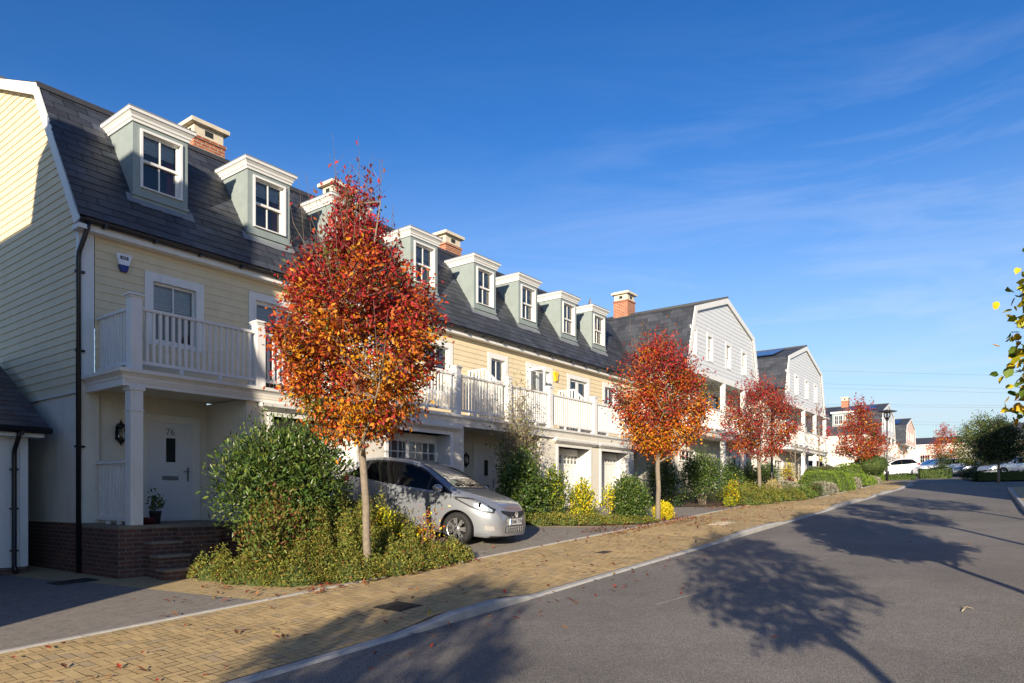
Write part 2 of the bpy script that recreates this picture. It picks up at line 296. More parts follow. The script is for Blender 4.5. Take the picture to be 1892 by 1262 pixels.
def text_mesh(name, body, size, mat, at_fn, parent, depth=.004):
    """lettering as a real thin mesh; at_fn maps (x, y, depth) to local coordinates"""
    cu = bpy.data.curves.new(name, 'FONT'); cu.body = body; cu.size = size; cu.align_x = 'CENTER'; cu.align_y = 'CENTER'; cu.extrude = depth/2
    o = bpy.data.objects.new(name, cu); SC.collection.objects.link(o); dg = bpy.context.evaluated_depsgraph_get(); dg.update()
    me = bpy.data.meshes.new_from_object(o.evaluated_get(dg)); bpy.data.objects.remove(o)
    for v_ in me.vertices: v_.co = at_fn(v_.co.x, v_.co.y, v_.co.z)
    me.materials.clear(); me.materials.append(MATS[mat]); o = bpy.data.objects.new(name, me); SC.collection.objects.link(o); o.parent = parent
    return o

# ------------------------------------------------------------------ ground, road, pavement
def frange(a, b, st):
    n = max(1, int(math.ceil((b-a)/st-1e-6))); return [a+(b-a)*k/n for k in range(n+1)]
def sheet(name, ss, tf, dz, mat, gfn=G, nt=None, kind='structure'):
    """a sheet over rows s in ss; tf(s) -> (t0, t1); follows the ground"""
    mb = MB(); rows = []
    for s in ss:
        a, b = tf(s); n = nt; rows.append([mb.v((s, a+(b-a)*j/n, gfn(s, a+(b-a)*j/n)+dz)) for j in range(n+1)])
    for p, q in zip(rows, rows[1:]):
        for j in range(nt): mb.idx((p[j], q[j], q[j+1], p[j+1]))
    return tag(mb.build(name, mat, recalc=True), kind=kind)
def zsm(s, t): return G(s, t)
tt = sorted(set(frange(-90, -10, 8)+frange(-10, 1.4, 1.9)+frange(1.4, 16, .42)+frange(16, 100, 7)))
mb = MB(); rows = []
for s in sorted(set(frange(-60, -12, 4)+frange(-12, 62, .7)+frange(62, 140, 4)+frange(140, 620, 40))):
    rows.append([mb.v((s, t, min(G(s, t), G(s, t+.22), G(s, t-.22))-.08)) for t in tt])
for p, q in zip(rows, rows[1:]):
    for j in range(len(tt)-1): mb.idx((p[j], q[j], q[j+1], p[j+1]))
structure(mb.build('ground', 'lawn'))
sheet('road', frange(-30, 57, .5), lambda s: (max(kt(s)-.06, -30), kr(s)+.04 if s < 34.2 else 12.4+min((s-34.2)*9, 60)), 0, 'asphalt', lambda s, t: zr(s), 10)
sheet('car_park', frange(57, 150, 3), lambda s: (-14, 40), -.03, 'asphalt', lambda s, t: zr(s), 12)
# kerbs
def kerb(name, ss, tfn, out, raised):
    mb = MB()
    for a, b in zip(ss, ss[1:]):
        b -= .006; pts = []
        for s in (a, b):
            t = tfn(s); zt = zr(s)+.03+.085*raised(s); pts.append((s, t, zt))
        (s0, t0, z0), (s1, t1, z1) = pts; w = .128*out; ch = .025
        P = [(s0, t0, zr(s0)-.12), (s0, t0, z0-ch), (s0, t0-w*.17, z0), (s0, t0-w, z0+.002), (s0, t0-w, zr(s0)-.12)]
        Q = [(s1, t1, zr(s1)-.12), (s1, t1, z1-ch), (s1, t1-w*.17, z1), (s1, t1-w, z1+.002), (s1, t1-w, zr(s1)-.12)]
        a_ = [mb.v(p) for p in P]; b_ = [mb.v(p) for p in Q]
        for k in range(5): mb.idx((a_[k], a_[(k+1) % 5], b_[(k+1) % 5], b_[k]))
        mb.idx(a_[::-1]); mb.idx(b_)
    return structure(mb.build(name, 'kerb_stone'))
kerb('kerb', frange(-14, 39.5, .9)+[40.3, 41, 41.7, 42.4, 43.1, 43.8, 44.5, 45.2, 45.9, 46.6, 47.3, 48, 48.8, 49.6], kt, 1, kk)
kerb('kerb', frange(-14, 34.2, .9), kr, -1, lambda s: 1)
# left pavement: herringbone blocks laid square to the kerb on a bed of sand
sheet('pavement_bed', frange(-14, 49, .35), lambda s: (tb(s), kt(s)-.11), -.012, 'joint_sand', nt=8)
rnd = random.Random(3); bw = .105; mb = MB(); cols = []
def block(s0, s1, t0, t1):
    g = .0035; c = ((s0+s1)/2, (t0+t1)/2); k = rnd.uniform(.87, 1.09); h = rnd.uniform(-.03, .03)
    base = (.50, .355, .165) if rnd.random() > .12 else (.43, .32, .18)
    tl = rnd.uniform(-.0012, .0012); tl2 = rnd.uniform(-.0012, .0012)
    for q, (s, t) in enumerate(((s0+g, t0+g), (s1-g, t0+g), (s1-g, t1-g), (s0+g, t1-g))):
        mb.V.append((s, t, G(s, t)+(tl if q in (0, 1) else -tl)+(tl2 if q in (0, 3) else -tl2))); cols.append((base[0]*k, base[1]*k*(1+h*.4), base[2]*k*(1+h)))
    n = len(mb.V); mb.idx((n-4, n-3, n-2, n-1))
for i in range(-110, 450):
    for j in range(46, 76):
        s, t = i*bw, j*bw; q = (i-j) % 4
        if q == 0: r_ = (s, s+2*bw, t, t+bw)
        elif q == 3: r_ = (s, s+bw, t, t+2*bw)
        else: continue
        lo, hi = tb(r_[0])+.01, kt(r_[0])-.133
        if r_[3] <= lo or r_[2] >= hi: continue
        block(r_[0], r_[1], max(r_[2], lo), min(r_[3], hi))
o = mb.build('pavement', 'paving_block'); structure(o); colour(o.data, cols)
mb = MB()
for a, b in zip(frange(-14, 49, .9), frange(-14, 49, .9)[1:]):
    b -= .008; i = [mb.v((s, tb(s)+d, G(s, tb(s))+h)) for s in (a, b) for d, h in ((-.075, -.1), (-.075, .012), (.0, .012), (.0, -.1))]
    for k in range(4): mb.idx((i[k], i[(k+1) % 4], i[4+(k+1) % 4], i[4+k]))
    mb.idx(i[:4]); mb.idx(i[4:])
structure(mb.build('edging_strip', 'concrete'))
sheet('pavement', frange(-14, 34.2, .9), lambda s: (kr(s)+.14, 17), -.0, 'path_block', nt=6)
# drives, path and planting beds between the houses and the pavement
TL = frange(-3, 5.02, .3)
def bandt(name, t0, t1, s0f, s1f, dz, mat, ns=14, kind='structure'):
    mb = MB(); rows = []
    for t in frange(t0, t1, .28):
        a, b = s0f(t), s1f(t); rows.append([mb.v((a+(b-a)*j/ns, t, G(a+(b-a)*j/ns, t)+dz)) for j in range(ns+1)])
    for p, q in zip(rows, rows[1:]):
        for j in range(ns): mb.idx((p[j], p[j+1], q[j+1], q[j]))
    return tag(mb.build(name, mat), kind=kind)
L1 = lambda t: interp(t, [(-3, -.85), (-.0, -.75), (5.1, .35)])
BL = lambda t: interp(t, [(1.4, .98), (2.2, .80), (3.4, .9), (4.6, 1.35), (5.1, 2.1)])
BR = lambda t: interp(t, [(1.4, 4.55), (3.0, 4.6), (4.2, 4.75), (5.1, 4.85)])
B2 = lambda t: interp(t, [(1.4, 8.9), (2.8, 9.3), (4.2, 10.9), (5.1, 12.6)])
B2R = lambda t: interp(t, [(1.4, 12.9), (3.5, 13.6), (5.1, 14.6)])
B3 = lambda t: interp(t, [(1.4, 17.0), (3.0, 17.3), (4.2, 18.7), (5.1, 20.4)])
bandt('driveway', -3, 5.02, lambda t: -11, L1, -.005, 'drive_block', 24)
bandt('path', -3, 5.02, L1, lambda t: BL(t) if t > 1.4 else .98, -.005, 'path_block', 8)
bandt('soil_bed', 1.4, 5.02, BL, BR, .0, 'soil')
bandt('driveway', .3, 5.02, lambda t: BR(max(t, 1.4)), lambda t: B2(max(t, 1.4))-.3, -.005, 'drive_block', 18)
bandt('path', 1.5, 5.02, lambda t: B2(t)-.3, B2, -.005, 'path_block', 2)
bandt('soil_bed', 1.4, 5.02, B2, B2R, .0, 'soil')
bandt('driveway', .3, 5.02, lambda t: B2R(max(t, 1.4)), lambda t: B3(max(t, 1.4)), -.005, 'drive_block', 18)
sheet('soil_bed', [17.3, 18, 19, 20]+frange(20.5, 46, .5), lambda s: (1.0, tb(s)-.08 if s > 20.4 else interp(s, [(17, 1.6), (17.3, 3.0), (18.7, 4.2), (20.4, 5.0)])), .0, 'soil', nt=10)
# small markings and repairs in the road, drain and inspection covers
def ribbon(name, pts, w, dz, mat, gfn=lambda s, t: zr(s)):
    mb = MB(); P = []
    for k in range(len(pts)-1):
        (a, b), (c, d) = pts[k], pts[k+1]; n = 10
        for q in range(n+(k == len(pts)-2)): P.append((a+(c-a)*q/n, b+(d-b)*q/n))
    L = []
    for k, (s, t) in enumerate(P):
        a, b = P[max(k-1, 0)], P[min(k+1, len(P)-1)]; dx, dy = b[0]-a[0], b[1]-a[1]; l = math.hypot(dx, dy); nx, ny = -dy/l*w/2, dx/l*w/2
        L.append((mb.v((s+nx, t+ny, gfn(s, t)+dz)), mb.v((s-nx, t-ny, gfn(s, t)+dz))))
    for p, q in zip(L, L[1:]): mb.idx((p[0], q[0], q[1], p[1]))
    return structure(mb.build(name, mat))
ribbon('road_marking', [(22.7, 7.95), (20.7, 12.95)], .11, .005, 'concrete')
ribbon('road_repair', [(3.2, 9.6), (8.5, 10.5)], .035, .004, 'tar_joint')
ribbon('road_repair', [(10.9, 9.4), (12.6, 11.6)], .035, .004, 'tar_joint')
def cover(name, s, t, ws, wt, mat, label, cat, gfn=G, ang=0):
    r_ = Root(name, (s, t, gfn(s, t)), label, cat); mb = MB(); mb.f = lambda a, b, z: (s+a*math.cos(ang)-b*math.sin(ang), t+a*math.sin(ang)+b*math.cos(ang), gfn(s+a, t+b)+z)
    mb.box(-ws/2, ws/2, -wt/2, wt/2, -.03, .006); mb.build('frame', mat, r_)
    mb = MB(); mb.f = lambda a, b, z: (s+a*math.cos(ang)-b*math.sin(ang), t+a*math.sin(ang)+b*math.cos(ang), gfn(s+a, t+b)+z)
    n = 7
    for k in range(n): mb.box(-ws/2+.03+(ws-.06)*k/n, -ws/2+.03+(ws-.06)*(k+.62)/n, -wt/2+.03, wt/2-.03, .004, .012)
    mb.build('lid', mat, r_)
cover('inspection_cover', 1.05, 7.0, .42, .5, 'iron', 'dark square inspection cover set in the yellow block paving near the kerb', 'cover')
cover('inspection_cover', 7.1, 6.6, .34, .2, 'iron', 'small dark rectangular cover in the paving in front of the silver hatchback', 'cover')
cover('inspection_cover', 13.4, 6.7, 1.0, .5, 'worn_cover', 'pale concrete inspection cover in the paving beyond the yellow ball shrub', 'cover')
cover('drain_grate', 9.3, 13.62, .42, .36, 'iron', 'rusty road drain grate against the right hand kerb', 'drain', lambda s, t: zr(s))
cover('inspection_cover', -.55, 1.15, .6, .45, 'iron', 'dark inspection cover in the path beside the brick steps', 'cover')

# ------------------------------------------------------------------ house pieces
def on_t(t0): return lambda a, d, z: (a, t0+d, z)              # a facade facing the road: a = s, d = outwards
def on_s(s0): return lambda a, d, z: (s0-d, a, z)              # a side wall facing down the street: a = t
def clap(mb, z0, z1, lo, hi, h=.15, lip=.014, holes=(), m=0):
    """lapped boards from z0 to z1 between lo(z) and hi(z); holes = (a0, a1, z0, z1)"""
    nrow = max(1, int(round((z1-z0)/h))); h = (z1-z0)/nrow
    for k in range(nrow):
        b, t = z0+k*h, z0+(k+1)*h
        cuts = sorted({b, t} | {z for H in holes for z in H[2:] if b < z < t})
        for c, e in zip(cuts, cuts[1:]):
            spans = [(None, None)]; mid = (c+e)/2; H = sorted(x for x in holes if x[2] < mid < x[3])
            edges = [lambda z: lo(z)]
            segs = []; cur = lo
            for x in H: segs.append((cur, (lambda z, q=x[0]: q))); cur = (lambda z, q=x[1]: q)
            segs.append((cur, hi))
            for p, q in segs:
                if q(mid)-p(mid) < .01: continue
                dc, de = lip*(t-c)/h+.002, lip*(t-e)/h+.002
                mb.face(((p(c), dc, c), (q(c), dc, c), (q(e), de, e), (p(e), de, e)), m)
                if c == b: mb.face(((p(c), -.004, c), (q(c), -.004, c), (q(c), dc, c), (p(c), dc, c)), m)
def wall_panel(mb, a0, a1, z0, z1, holes=(), d=0, m=0, th=.0):
    """flat wall with rectangular holes"""
    xs = sorted({a0, a1} | {x for H in holes for x in H[:2] if a0 < x < a1}); zs = sorted({z0, z1} | {z for H in holes for z in H[2:] if z0 < z < z1})
    for x, y in zip(xs, xs[1:]):
        for b, t in zip(zs, zs[1:]):
            if any(H[0] <= x and y <= H[1] and H[2] <= b and t <= H[3] for H in holes): continue
            mb.face(((x, d, b), (y, d, b), (y, d, t), (x, d, t)), m)
def window(root, f, a0, a1, z0, z1, parent=None, trim=.12, nx=2, style='sash', blind=None, curtain=None, deep=.4, frame='white_paint', name='window', sub=True, depth=.07):
    """frame with trim, glazing bars and the dark room behind (one mesh), pane and blind its own pieces; a0..z1 is the opening in the wall"""
    mb = MB(); mb.f = f; e = .045; d1 = -depth
    if trim:
        o = .028
        mb.box(a0-trim, a0, -.01, o, z0-trim*.55, z1+trim, 0); mb.box(a1, a1+trim, -.01, o, z0-trim*.55, z1+trim, 0); mb.box(a0, a1, -.01, o, z1, z1+trim, 0)
        mb.box(a0-.03 if trim < .1 else a0, a1+.03 if trim < .1 else a1, -.01, o+.012, z0-trim*.55, z0, 0)
    # reveal
    for q in (((a0, .0, z0), (a0, d1-.03, z0), (a0, d1-.03, z1), (a0, .0, z1)), ((a1, .0, z0), (a1, d1-.03, z0), (a1, d1-.03, z1), (a1, .0, z1)), ((a0, .0, z1), (a1, .0, z1), (a1, d1-.03, z1), (a0, d1-.03, z1)), ((a0, .0, z0), (a1, .0, z0), (a1, d1-.03, z0), (a0, d1-.03, z0))): mb.face(q, 0)
    def bars(x0, x1, y0, y1, dd, w, nx, ny):
        mb.box(x0, x0+w, dd-.03, dd+.012, y0, y1, 0); mb.box(x1-w, x1, dd-.03, dd+.012, y0, y1, 0); mb.box(x0+w, x1-w, dd-.03, dd+.012, y0, y0+w*1.15, 0); mb.box(x0+w, x1-w, dd-.03, dd+.012, y1-w, y1, 0)
        for k in range(1, nx): mb.box(x0+(x1-x0)*k/nx-.013, x0+(x1-x0)*k/nx+.013, dd-.02, dd+.006, y0+w*1.15, y1-w, 0)
        for k in range(1, ny): mb.box(x0+w, x1-w, dd-.018, dd+.004, y0+(y1-y0)*k/ny-.013, y0+(y1-y0)*k/ny+.013, 0)
    panes = []
    if style == 'sash':
        zm = (z0+z1)/2
        bars(a0, a1, zm-.02, z1, d1, e, nx, 1); bars(a0, a1, z0, zm+.025, d1-.034, e, nx, 1); panes = [(a0, a1, zm, z1, d1-.012), (a0, a1, z0, zm, d1-.046)]
    elif style == 'doors':
        am = (a0+a1)/2; bars(a0, am, z0, z1, d1, .075, 1, 1); bars(am, a1, z0, z1, d1, .075, 1, 1); panes = [(a0, a1, z0, z1, d1-.012)]
    elif style == 'casement':
        am = (a0+a1)/2; bars(a0, am-.01, z0, z1, d1, e, nx, 2); bars(am+.01, a1, z0, z1, d1, e, nx, 2); panes = [(a0, a1, z0, z1, d1-.012)]
    elif style == 'cross':
        bars(a0, a1, z0, z1, d1, e, nx, 3); panes = [(a0, a1, z0, z1, d1-.012)]
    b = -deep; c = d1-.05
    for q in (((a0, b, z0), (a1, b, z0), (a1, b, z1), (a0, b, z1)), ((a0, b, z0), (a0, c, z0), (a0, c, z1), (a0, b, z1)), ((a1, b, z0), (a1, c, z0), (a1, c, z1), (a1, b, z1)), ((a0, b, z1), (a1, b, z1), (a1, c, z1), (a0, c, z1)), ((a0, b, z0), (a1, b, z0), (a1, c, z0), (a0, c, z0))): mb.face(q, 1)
    fo = mb.build('window_frame' if parent else name, [frame, 'dark_room'], root, parent, recalc=False); par = parent or fo
    pb = MB(); pb.f = f
    for x0, x1, y0, y1, dd in panes: pb.face(((x0+.01, dd, y0), (x1-.01, dd, y0), (x1-.01, dd, y1), (x0+.01, dd, y1)))
    if not sub: return fo
    pb.build('pane', 'window_glass', root, par, recalc=False)
    if blind:
        k = MB(); k.f = f; zz = z1-(z1-z0)*blind; n = int((z1-zz)/.05)+1
        for q in range(n): k.box(a0+.03, a1-.03, d1-.11, d1-.10+(.006 if q % 2 else 0), zz+(z1-zz)*q/n, zz+(z1-zz)*(q+.9)/n)
        k.build('blind', 'blind', root, par)
    if curtain:
        for side, wd, mt in curtain:
            k = MB(); k.f = f; n = 14; x0, x1 = (a0+.02, a0+(a1-a0)*wd) if side < 0 else (a1-(a1-a0)*wd, a1-.02); pts = []
            for q in range(n+1): pts.append((x0+(x1-x0)*q/n, d1-.15+.025*math.sin(q*2.1)))
            for p_, q_ in zip(pts, pts[1:]): k.face(((p_[0], p_[1], z0), (q_[0], q_[1], z0), (q_[0], q_[1], z1), (p_[0], p_[1], z1)))
            k.build('curtain', mt, root, par, recalc=False)
    return fo
def moulding(mb, prof, path, m=0):
    """sweep profile (out, z) along a plan path of (s, t) with mitred corners; out is to the right of travel"""
    n = len(path); rows = []
    for k in range(n):
        d0 = Vector(path[k])-Vector(path[k-1]) if k else None; d1 = Vector(path[k+1])-Vector(path[k]) if k < n-1 else None
        if d0 is None: nn = Vector((-d1.y, d1.x)).normalized()
        elif d1 is None: nn = Vector((-d0.y, d0.x)).normalized()
        else:
            a, b = Vector((-d0.y, d0.x)).normalized(), Vector((-d1.y, d1.x)).normalized(); nn = (a+b); nn = nn/nn.dot(a) if nn.length > .1 else a
        rows.append([mb.v((path[k][0]+nn.x*o, path[k][1]+nn.y*o, z)) for o, z in prof])
    for p, q in zip(rows, rows[1:]):
        for j in range(len(prof)): mb.idx((p[j], p[(j+1) % len(prof)], q[(j+1) % len(prof)], q[j]), m)
    mb.idx(rows[0][::-1], m); mb.idx(rows[-1], m)
def slates(mb, P0, P1, Q0, Q1, step=.2, lip=.007, m=0, w=.42):
    """slates laid one by one in broken courses on the plane eaves P0-P1 to top Q0-Q1, each with its own tone"""
    P0, P1, Q0, Q1 = map(Vector, (P0, P1, Q0, Q1)); L = (Q0-P0).length; n = max(1, int(round(L/step))); nr = (P1-P0).cross(Q0-P0).normalized(); rn = random.Random(int(L*1000)+int(P0.x*77))
    if nr.z < 0: nr = -nr
    W_ = (P1-P0).length; k2 = max(1, int(round(W_/w)))
    for k in range(n):
        a, b = k/n, (k+1)/n; off = .5 if k % 2 else 0; xs = sorted({0., 1.} | {(q+off)/k2 for q in range(k2+1) if 0 < (q+off)/k2 < 1})
        for x0, x1 in zip(xs, xs[1:]):
            g = .006/W_; l1, l2 = lip+rn.uniform(-.003, .004), lip+rn.uniform(-.003, .004); c = rn.uniform(.72, 1.28)*(1.0 if rn.random() > .06 else 1.35); tint = rn.uniform(-.06, .06)
            A = lambda f, x: (P0.lerp(Q0, f)).lerp(P1.lerp(Q1, f), x)
            e0, e1, f1, f0 = A(a, x0+g)+nr*l1, A(a, x1-g)+nr*l2, A(b, x1-g), A(b, x0+g); s_ = len(mb.V); mb.face((e0, e1, f1, f0), m); mb.face((e0-nr*lip, e1-nr*lip, e1, e0), m)
            for q in range(s_, len(mb.V)): mb.C[q] = (.043*c*(1+tint), .047*c, .058*c*(1-tint*.5))
def railing(root, a0, a1, fixed, axis, z0, z1, name='balcony_railing', gap=.115, parent=None, w=.022):
    """hand rail, bottom rail and square balusters between posts"""
    mb = MB(); mb.f = (lambda a, d, z: (a, fixed+d, z)) if axis == 's' else (lambda a, d, z: (fixed+d, a, z))
    mb.box(a0, a1, -.045, .045, z1-.05, z1); mb.box(a0, a1, -.03, .03, z0, z0+.055); n = max(2, int(round((a1-a0)/gap)))
    for k in range(1, n): x = a0+(a1-a0)*k/n; mb.box(x-w, x+w, -w, w, z0+.055, z1-.05)
    for k in (.33, .67): mb.box(a0+(a1-a0)*k-.03, a0+(a1-a0)*k+.03, -.03, .03, z0-.09, z0)
    return mb.build(name, 'white_paint', root, parent)
def post(root, s, t, z0, z1, w=.095, name='newel_post', cap=True):
    mb = MB(); mb.box(s-w, s+w, t-w, t+w, z0, z1)
    if cap: mb.box(s-w-.035, s+w+.035, t-w-.035, t+w+.035, z1, z1+.03); mb.box(s-w-.015, s+w+.015, t-w-.015, t+w+.015, z1-.03, z1-.002); mb.ext([(s-w, t-w, z1+.03), (s+w, t-w, z1+.03), (s+w, t+w, z1+.03), (s-w, t+w, z1+.03)], (0, 0, .025))
    return mb.build(name, 'white_paint', root, bevel=.006)
def chimney(root, parent, s, t, z0, z1, ws=.43, wt=.27):
    mb = MB(); h = z1-z0
    mb.box(s-ws, s+ws, t-wt, t+wt, z0, z1-.52); mb.box(s-ws-.03, s+ws+.03, t-wt-.03, t+wt+.03, z1-.52, z1-.45)
    c = mb.build('chimney', 'red_brick', root, parent)
    mb = MB(); mb.box(s-ws+.03, s+ws-.03, t-wt+.03, t+wt-.03, z1-.45, z1-.14, 0); mb.box(s-ws-.09, s+ws+.09, t-wt-.09, t+wt+.09, z1-.14, z1-.04, 0)
    mb.box(s-ws-.02, s+ws+.02, t-wt-.02, t+wt+.02, z1-.04, z1, 0)
    for a in (0,): mb.box(s+a*ws-.11, s+a*ws+.11, t+wt-.05, t+wt-.022, z1-.36, z1-.22, 1); mb.box(s-ws+.022, s-ws+.05, t+a*wt*0-.09, t+a*wt*0+.09, z1-.36, z1-.22, 1)
    mb.build('chimney_cap', ['stone_cap', 'dark_room'], root, parent)
    return c

# ------------------------------------------------------------------ the yellow terrace: four houses
EAVE, KINK, RIDGE = 4.95, 7.9, 8.85; TE, TK, TR = .28, -1.65, -4.0
def slope_t(z): return TE-(z-EAVE)/(KINK-EAVE)*(TE-TK)
def prof_front(z): return -.02 if z < EAVE else (slope_t(z)-.02 if z < KINK else TK-(z-KINK)/(RIDGE-KINK)*(TK-TR))
def prof_back(z): return -8.0 if z < EAVE else 2*TR-prof_front(z)
def dormer(root, sc, hw=.54, blind=.33, curtain=None):
    zb_, zt_ = 5.83, 7.24; tf = -.22; mb = MB(); a0, a1 = sc-hw, sc+hw
    o0, o1, w0, w1 = sc-.36, sc+.38, zb_+.18, zt_-.16
    mb.f = on_t(tf); wall_panel(mb, a0, a1, zb_-.25, zt_, [(o0, o1, w0, w1)]); mb.f = None
    tt_ = slope_t(zt_)-.25
    for a in (a0, a1): mb.face(((a, tf, zb_-.25), (a, tf, zt_), (a, tt_, zt_), (a, slope_t(zb_-.25)-.25, zb_-.25)))
    mb.face(((a0, tf, zt_), (a1, tf, zt_), (a1, tt_-.3, zt_), (a0, tt_-.3, zt_)))
    mb.box(a0-.02, a1+.02, tf-.02, tf+.03, zb_-.03, zb_+.03)
    mb.face(((a0-.12, slope_t(zb_-.2)+.012, zb_-.21), (a1+.12, slope_t(zb_-.2)+.012, zb_-.21), (a1+.12, slope_t(zb_)+.03, zb_), (a0-.12, slope_t(zb_)+.03, zb_)), 1)
    d = mb.build('dormer', ['sage_lead', 'lead'], root, recalc=False)
    mb = MB(); P = [(-.04, zt_-.03), (.03, zt_-.03), (.035, zt_+.015), (.055, zt_+.03), (.06, zt_+.07), (.095, zt_+.115), (.12, zt_+.13), (.125, zt_+.18), (.10, zt_+.185), (-.04, zt_+.185)]
    e = slope_t(zt_)-.35
    moulding(mb, P, [(a0, e), (a0, tf), (a1, tf), (a1, e)])
    mb.build('cornice', 'white_paint', root, d)
    mb = MB(); mb.box(a0-.12, a1+.12, e-.4, tf+.12, zt_+.186, zt_+.212); mb.build('dormer_roof', 'lead', root, d)
    window(root, on_t(tf), o0, o1, w0, w1, d, trim=.045, blind=blind, curtain=curtain, deep=.55)
    return d
def garage_bay(root, a0, a1, zf):
    """recessed white garage door with a glazed top, reveals and a bracketed hood"""
    td, zt = .92, 1.62; mb = MB(); mb.f = on_t(td)
    n = 14; z2 = zf+1.42
    for k in range(n): mb.box(a0+(a1-a0)*k/n+.008, a0+(a1-a0)*(k+1)/n-.008, -.03, .0, zf, z2)
    mb.box(a0, a1, -.04, -.012, zf, z2); mb.box(a0, a1, -.03, .014, z2, z2+.08); mb.box(a0, a1, -.03, .014, zt-.22, zt)
    w = (a1-a0)/2; zt2 = zt-.22
    for q in (0, 1):
        x0, x1 = a0+q*w, a0+(q+1)*w; mb.box(x0, x0+.07, -.03, .012, z2+.08, zt2); mb.box(x1-.07, x1, -.03, .012, z2+.08, zt2)
        for k in (1, 2, 3): x = x0+.07+(w-.14)*k/4; mb.box(x-.014, x+.014, -.028, .004, z2+.08, zt2)
        mb.box(x0+.07, x1-.07, -.026, .002, (z2+.08+zt2)/2-.014, (z2+.08+zt2)/2+.014)
    d = mb.build('garage_door', 'white_paint', root)
    mb = MB(); mb.f = on_t(td); mb.face(((a0, -.022, z2+.08), (a1, -.022, z2+.08), (a1, -.022, zt2), (a0, -.022, zt2))); mb.build('pane', 'window_glass', root, d, recalc=False)
    mb = MB(); mb.f = on_t(td); mb.face(((a0, -.14, z2), (a1, -.14, z2), (a1, -.14, zt), (a0, -.14, zt))); mb.build('blind', 'frosted', root, d, recalc=False)
    mb = MB(); mb.f = on_t(1.4)
    mb.box(a0-.10, a0, -.48, .022, zf, zt, 0); mb.box(a1, a1+.10, -.48, .022, zf, zt, 0); mb.box(a0-.1, a1+.1, -.48, .02, zt, zt+.12, 0)
    mb.build('garage_surround', 'white_paint', root)
    mb = MB(); moulding(mb, [(0, zt+.10), (.05, zt+.10), (.16, zt+.17), (.17, zt+.235), (.10, zt+.25), (0, zt+.25)], [(a0-.16, 1.38), (a0-.16, 1.4), (a1+.16, 1.4), (a1+.16, 1.38)])
    mb.build('garage_hood', 'white_paint', root)
def front_door(root, a0, a1, z0, z1, td, number=None):
    mb = MB(); mb.f = on_t(td); am = (a0+a1)/2; zc = z0+(z1-z0)*.62
    mb.box(a0, a1, .0, .03, z0, z1, 0)
    gx0, gx1, g0, g1 = am-.10, am+.09, z0+(z1-z0)*.60, z0+(z1-z0)*.845
    mb.box(gx0-.03, gx1+.03, .03, .045, g0-.03, g0, 0); mb.box(gx0-.03, gx1+.03, .03, .045, g1, g1+.03, 0); mb.box(gx0-.03, gx0, .03, .045, g0, g1, 0); mb.box(gx1, gx1+.03, .03, .045, g0, g1, 0)
    d = mb.build('front_door', ['door_white'], root)
    mb = MB(); mb.f = on_t(td); mb.box(gx0, gx1, .028, .034, g0, g1); mb.build('door_pane', 'dark_room', root, d)
    mb = MB(); mb.f = on_t(td); mb.box(am-.17, am+.15, .03, .042, z0+.80, z0+.88); mb.box(am-.14, am+.12, .042, .047, z0+.815, z0+.865); mb.build('letterbox', 'lead', root, d)
    mb = MB(); mb.f = on_t(td); mb.box(a1-.115, a1-.075, .03, .042, z0+.78, z0+1.06); mb.tube([(a1-.095, .04, z0+.98), (a1-.095, .085, z0+.98), (a1-.21, .085, z0+.98)], .011, 6); mb.build('handle', 'lead', root, d)
    mb = MB(); mb.f = on_t(td); mb.box(a0-.16, a0, -.0, .05, z0, z1+.15); mb.box(a1, a1+.16, -.0, .05, z0, z1+.15); mb.box(a0, a1, .0, .05, z1, z1+.15); mb.build('door_frame', 'white_paint', root, bevel=.006)
    if number:
        at = root.at; text_mesh('door_number', number, .19, 'lead', lambda x, y, z: Vector((am-.01+x-at[0], -(td+.035+z-at[1]), z1-.18+y-at[2])), d)
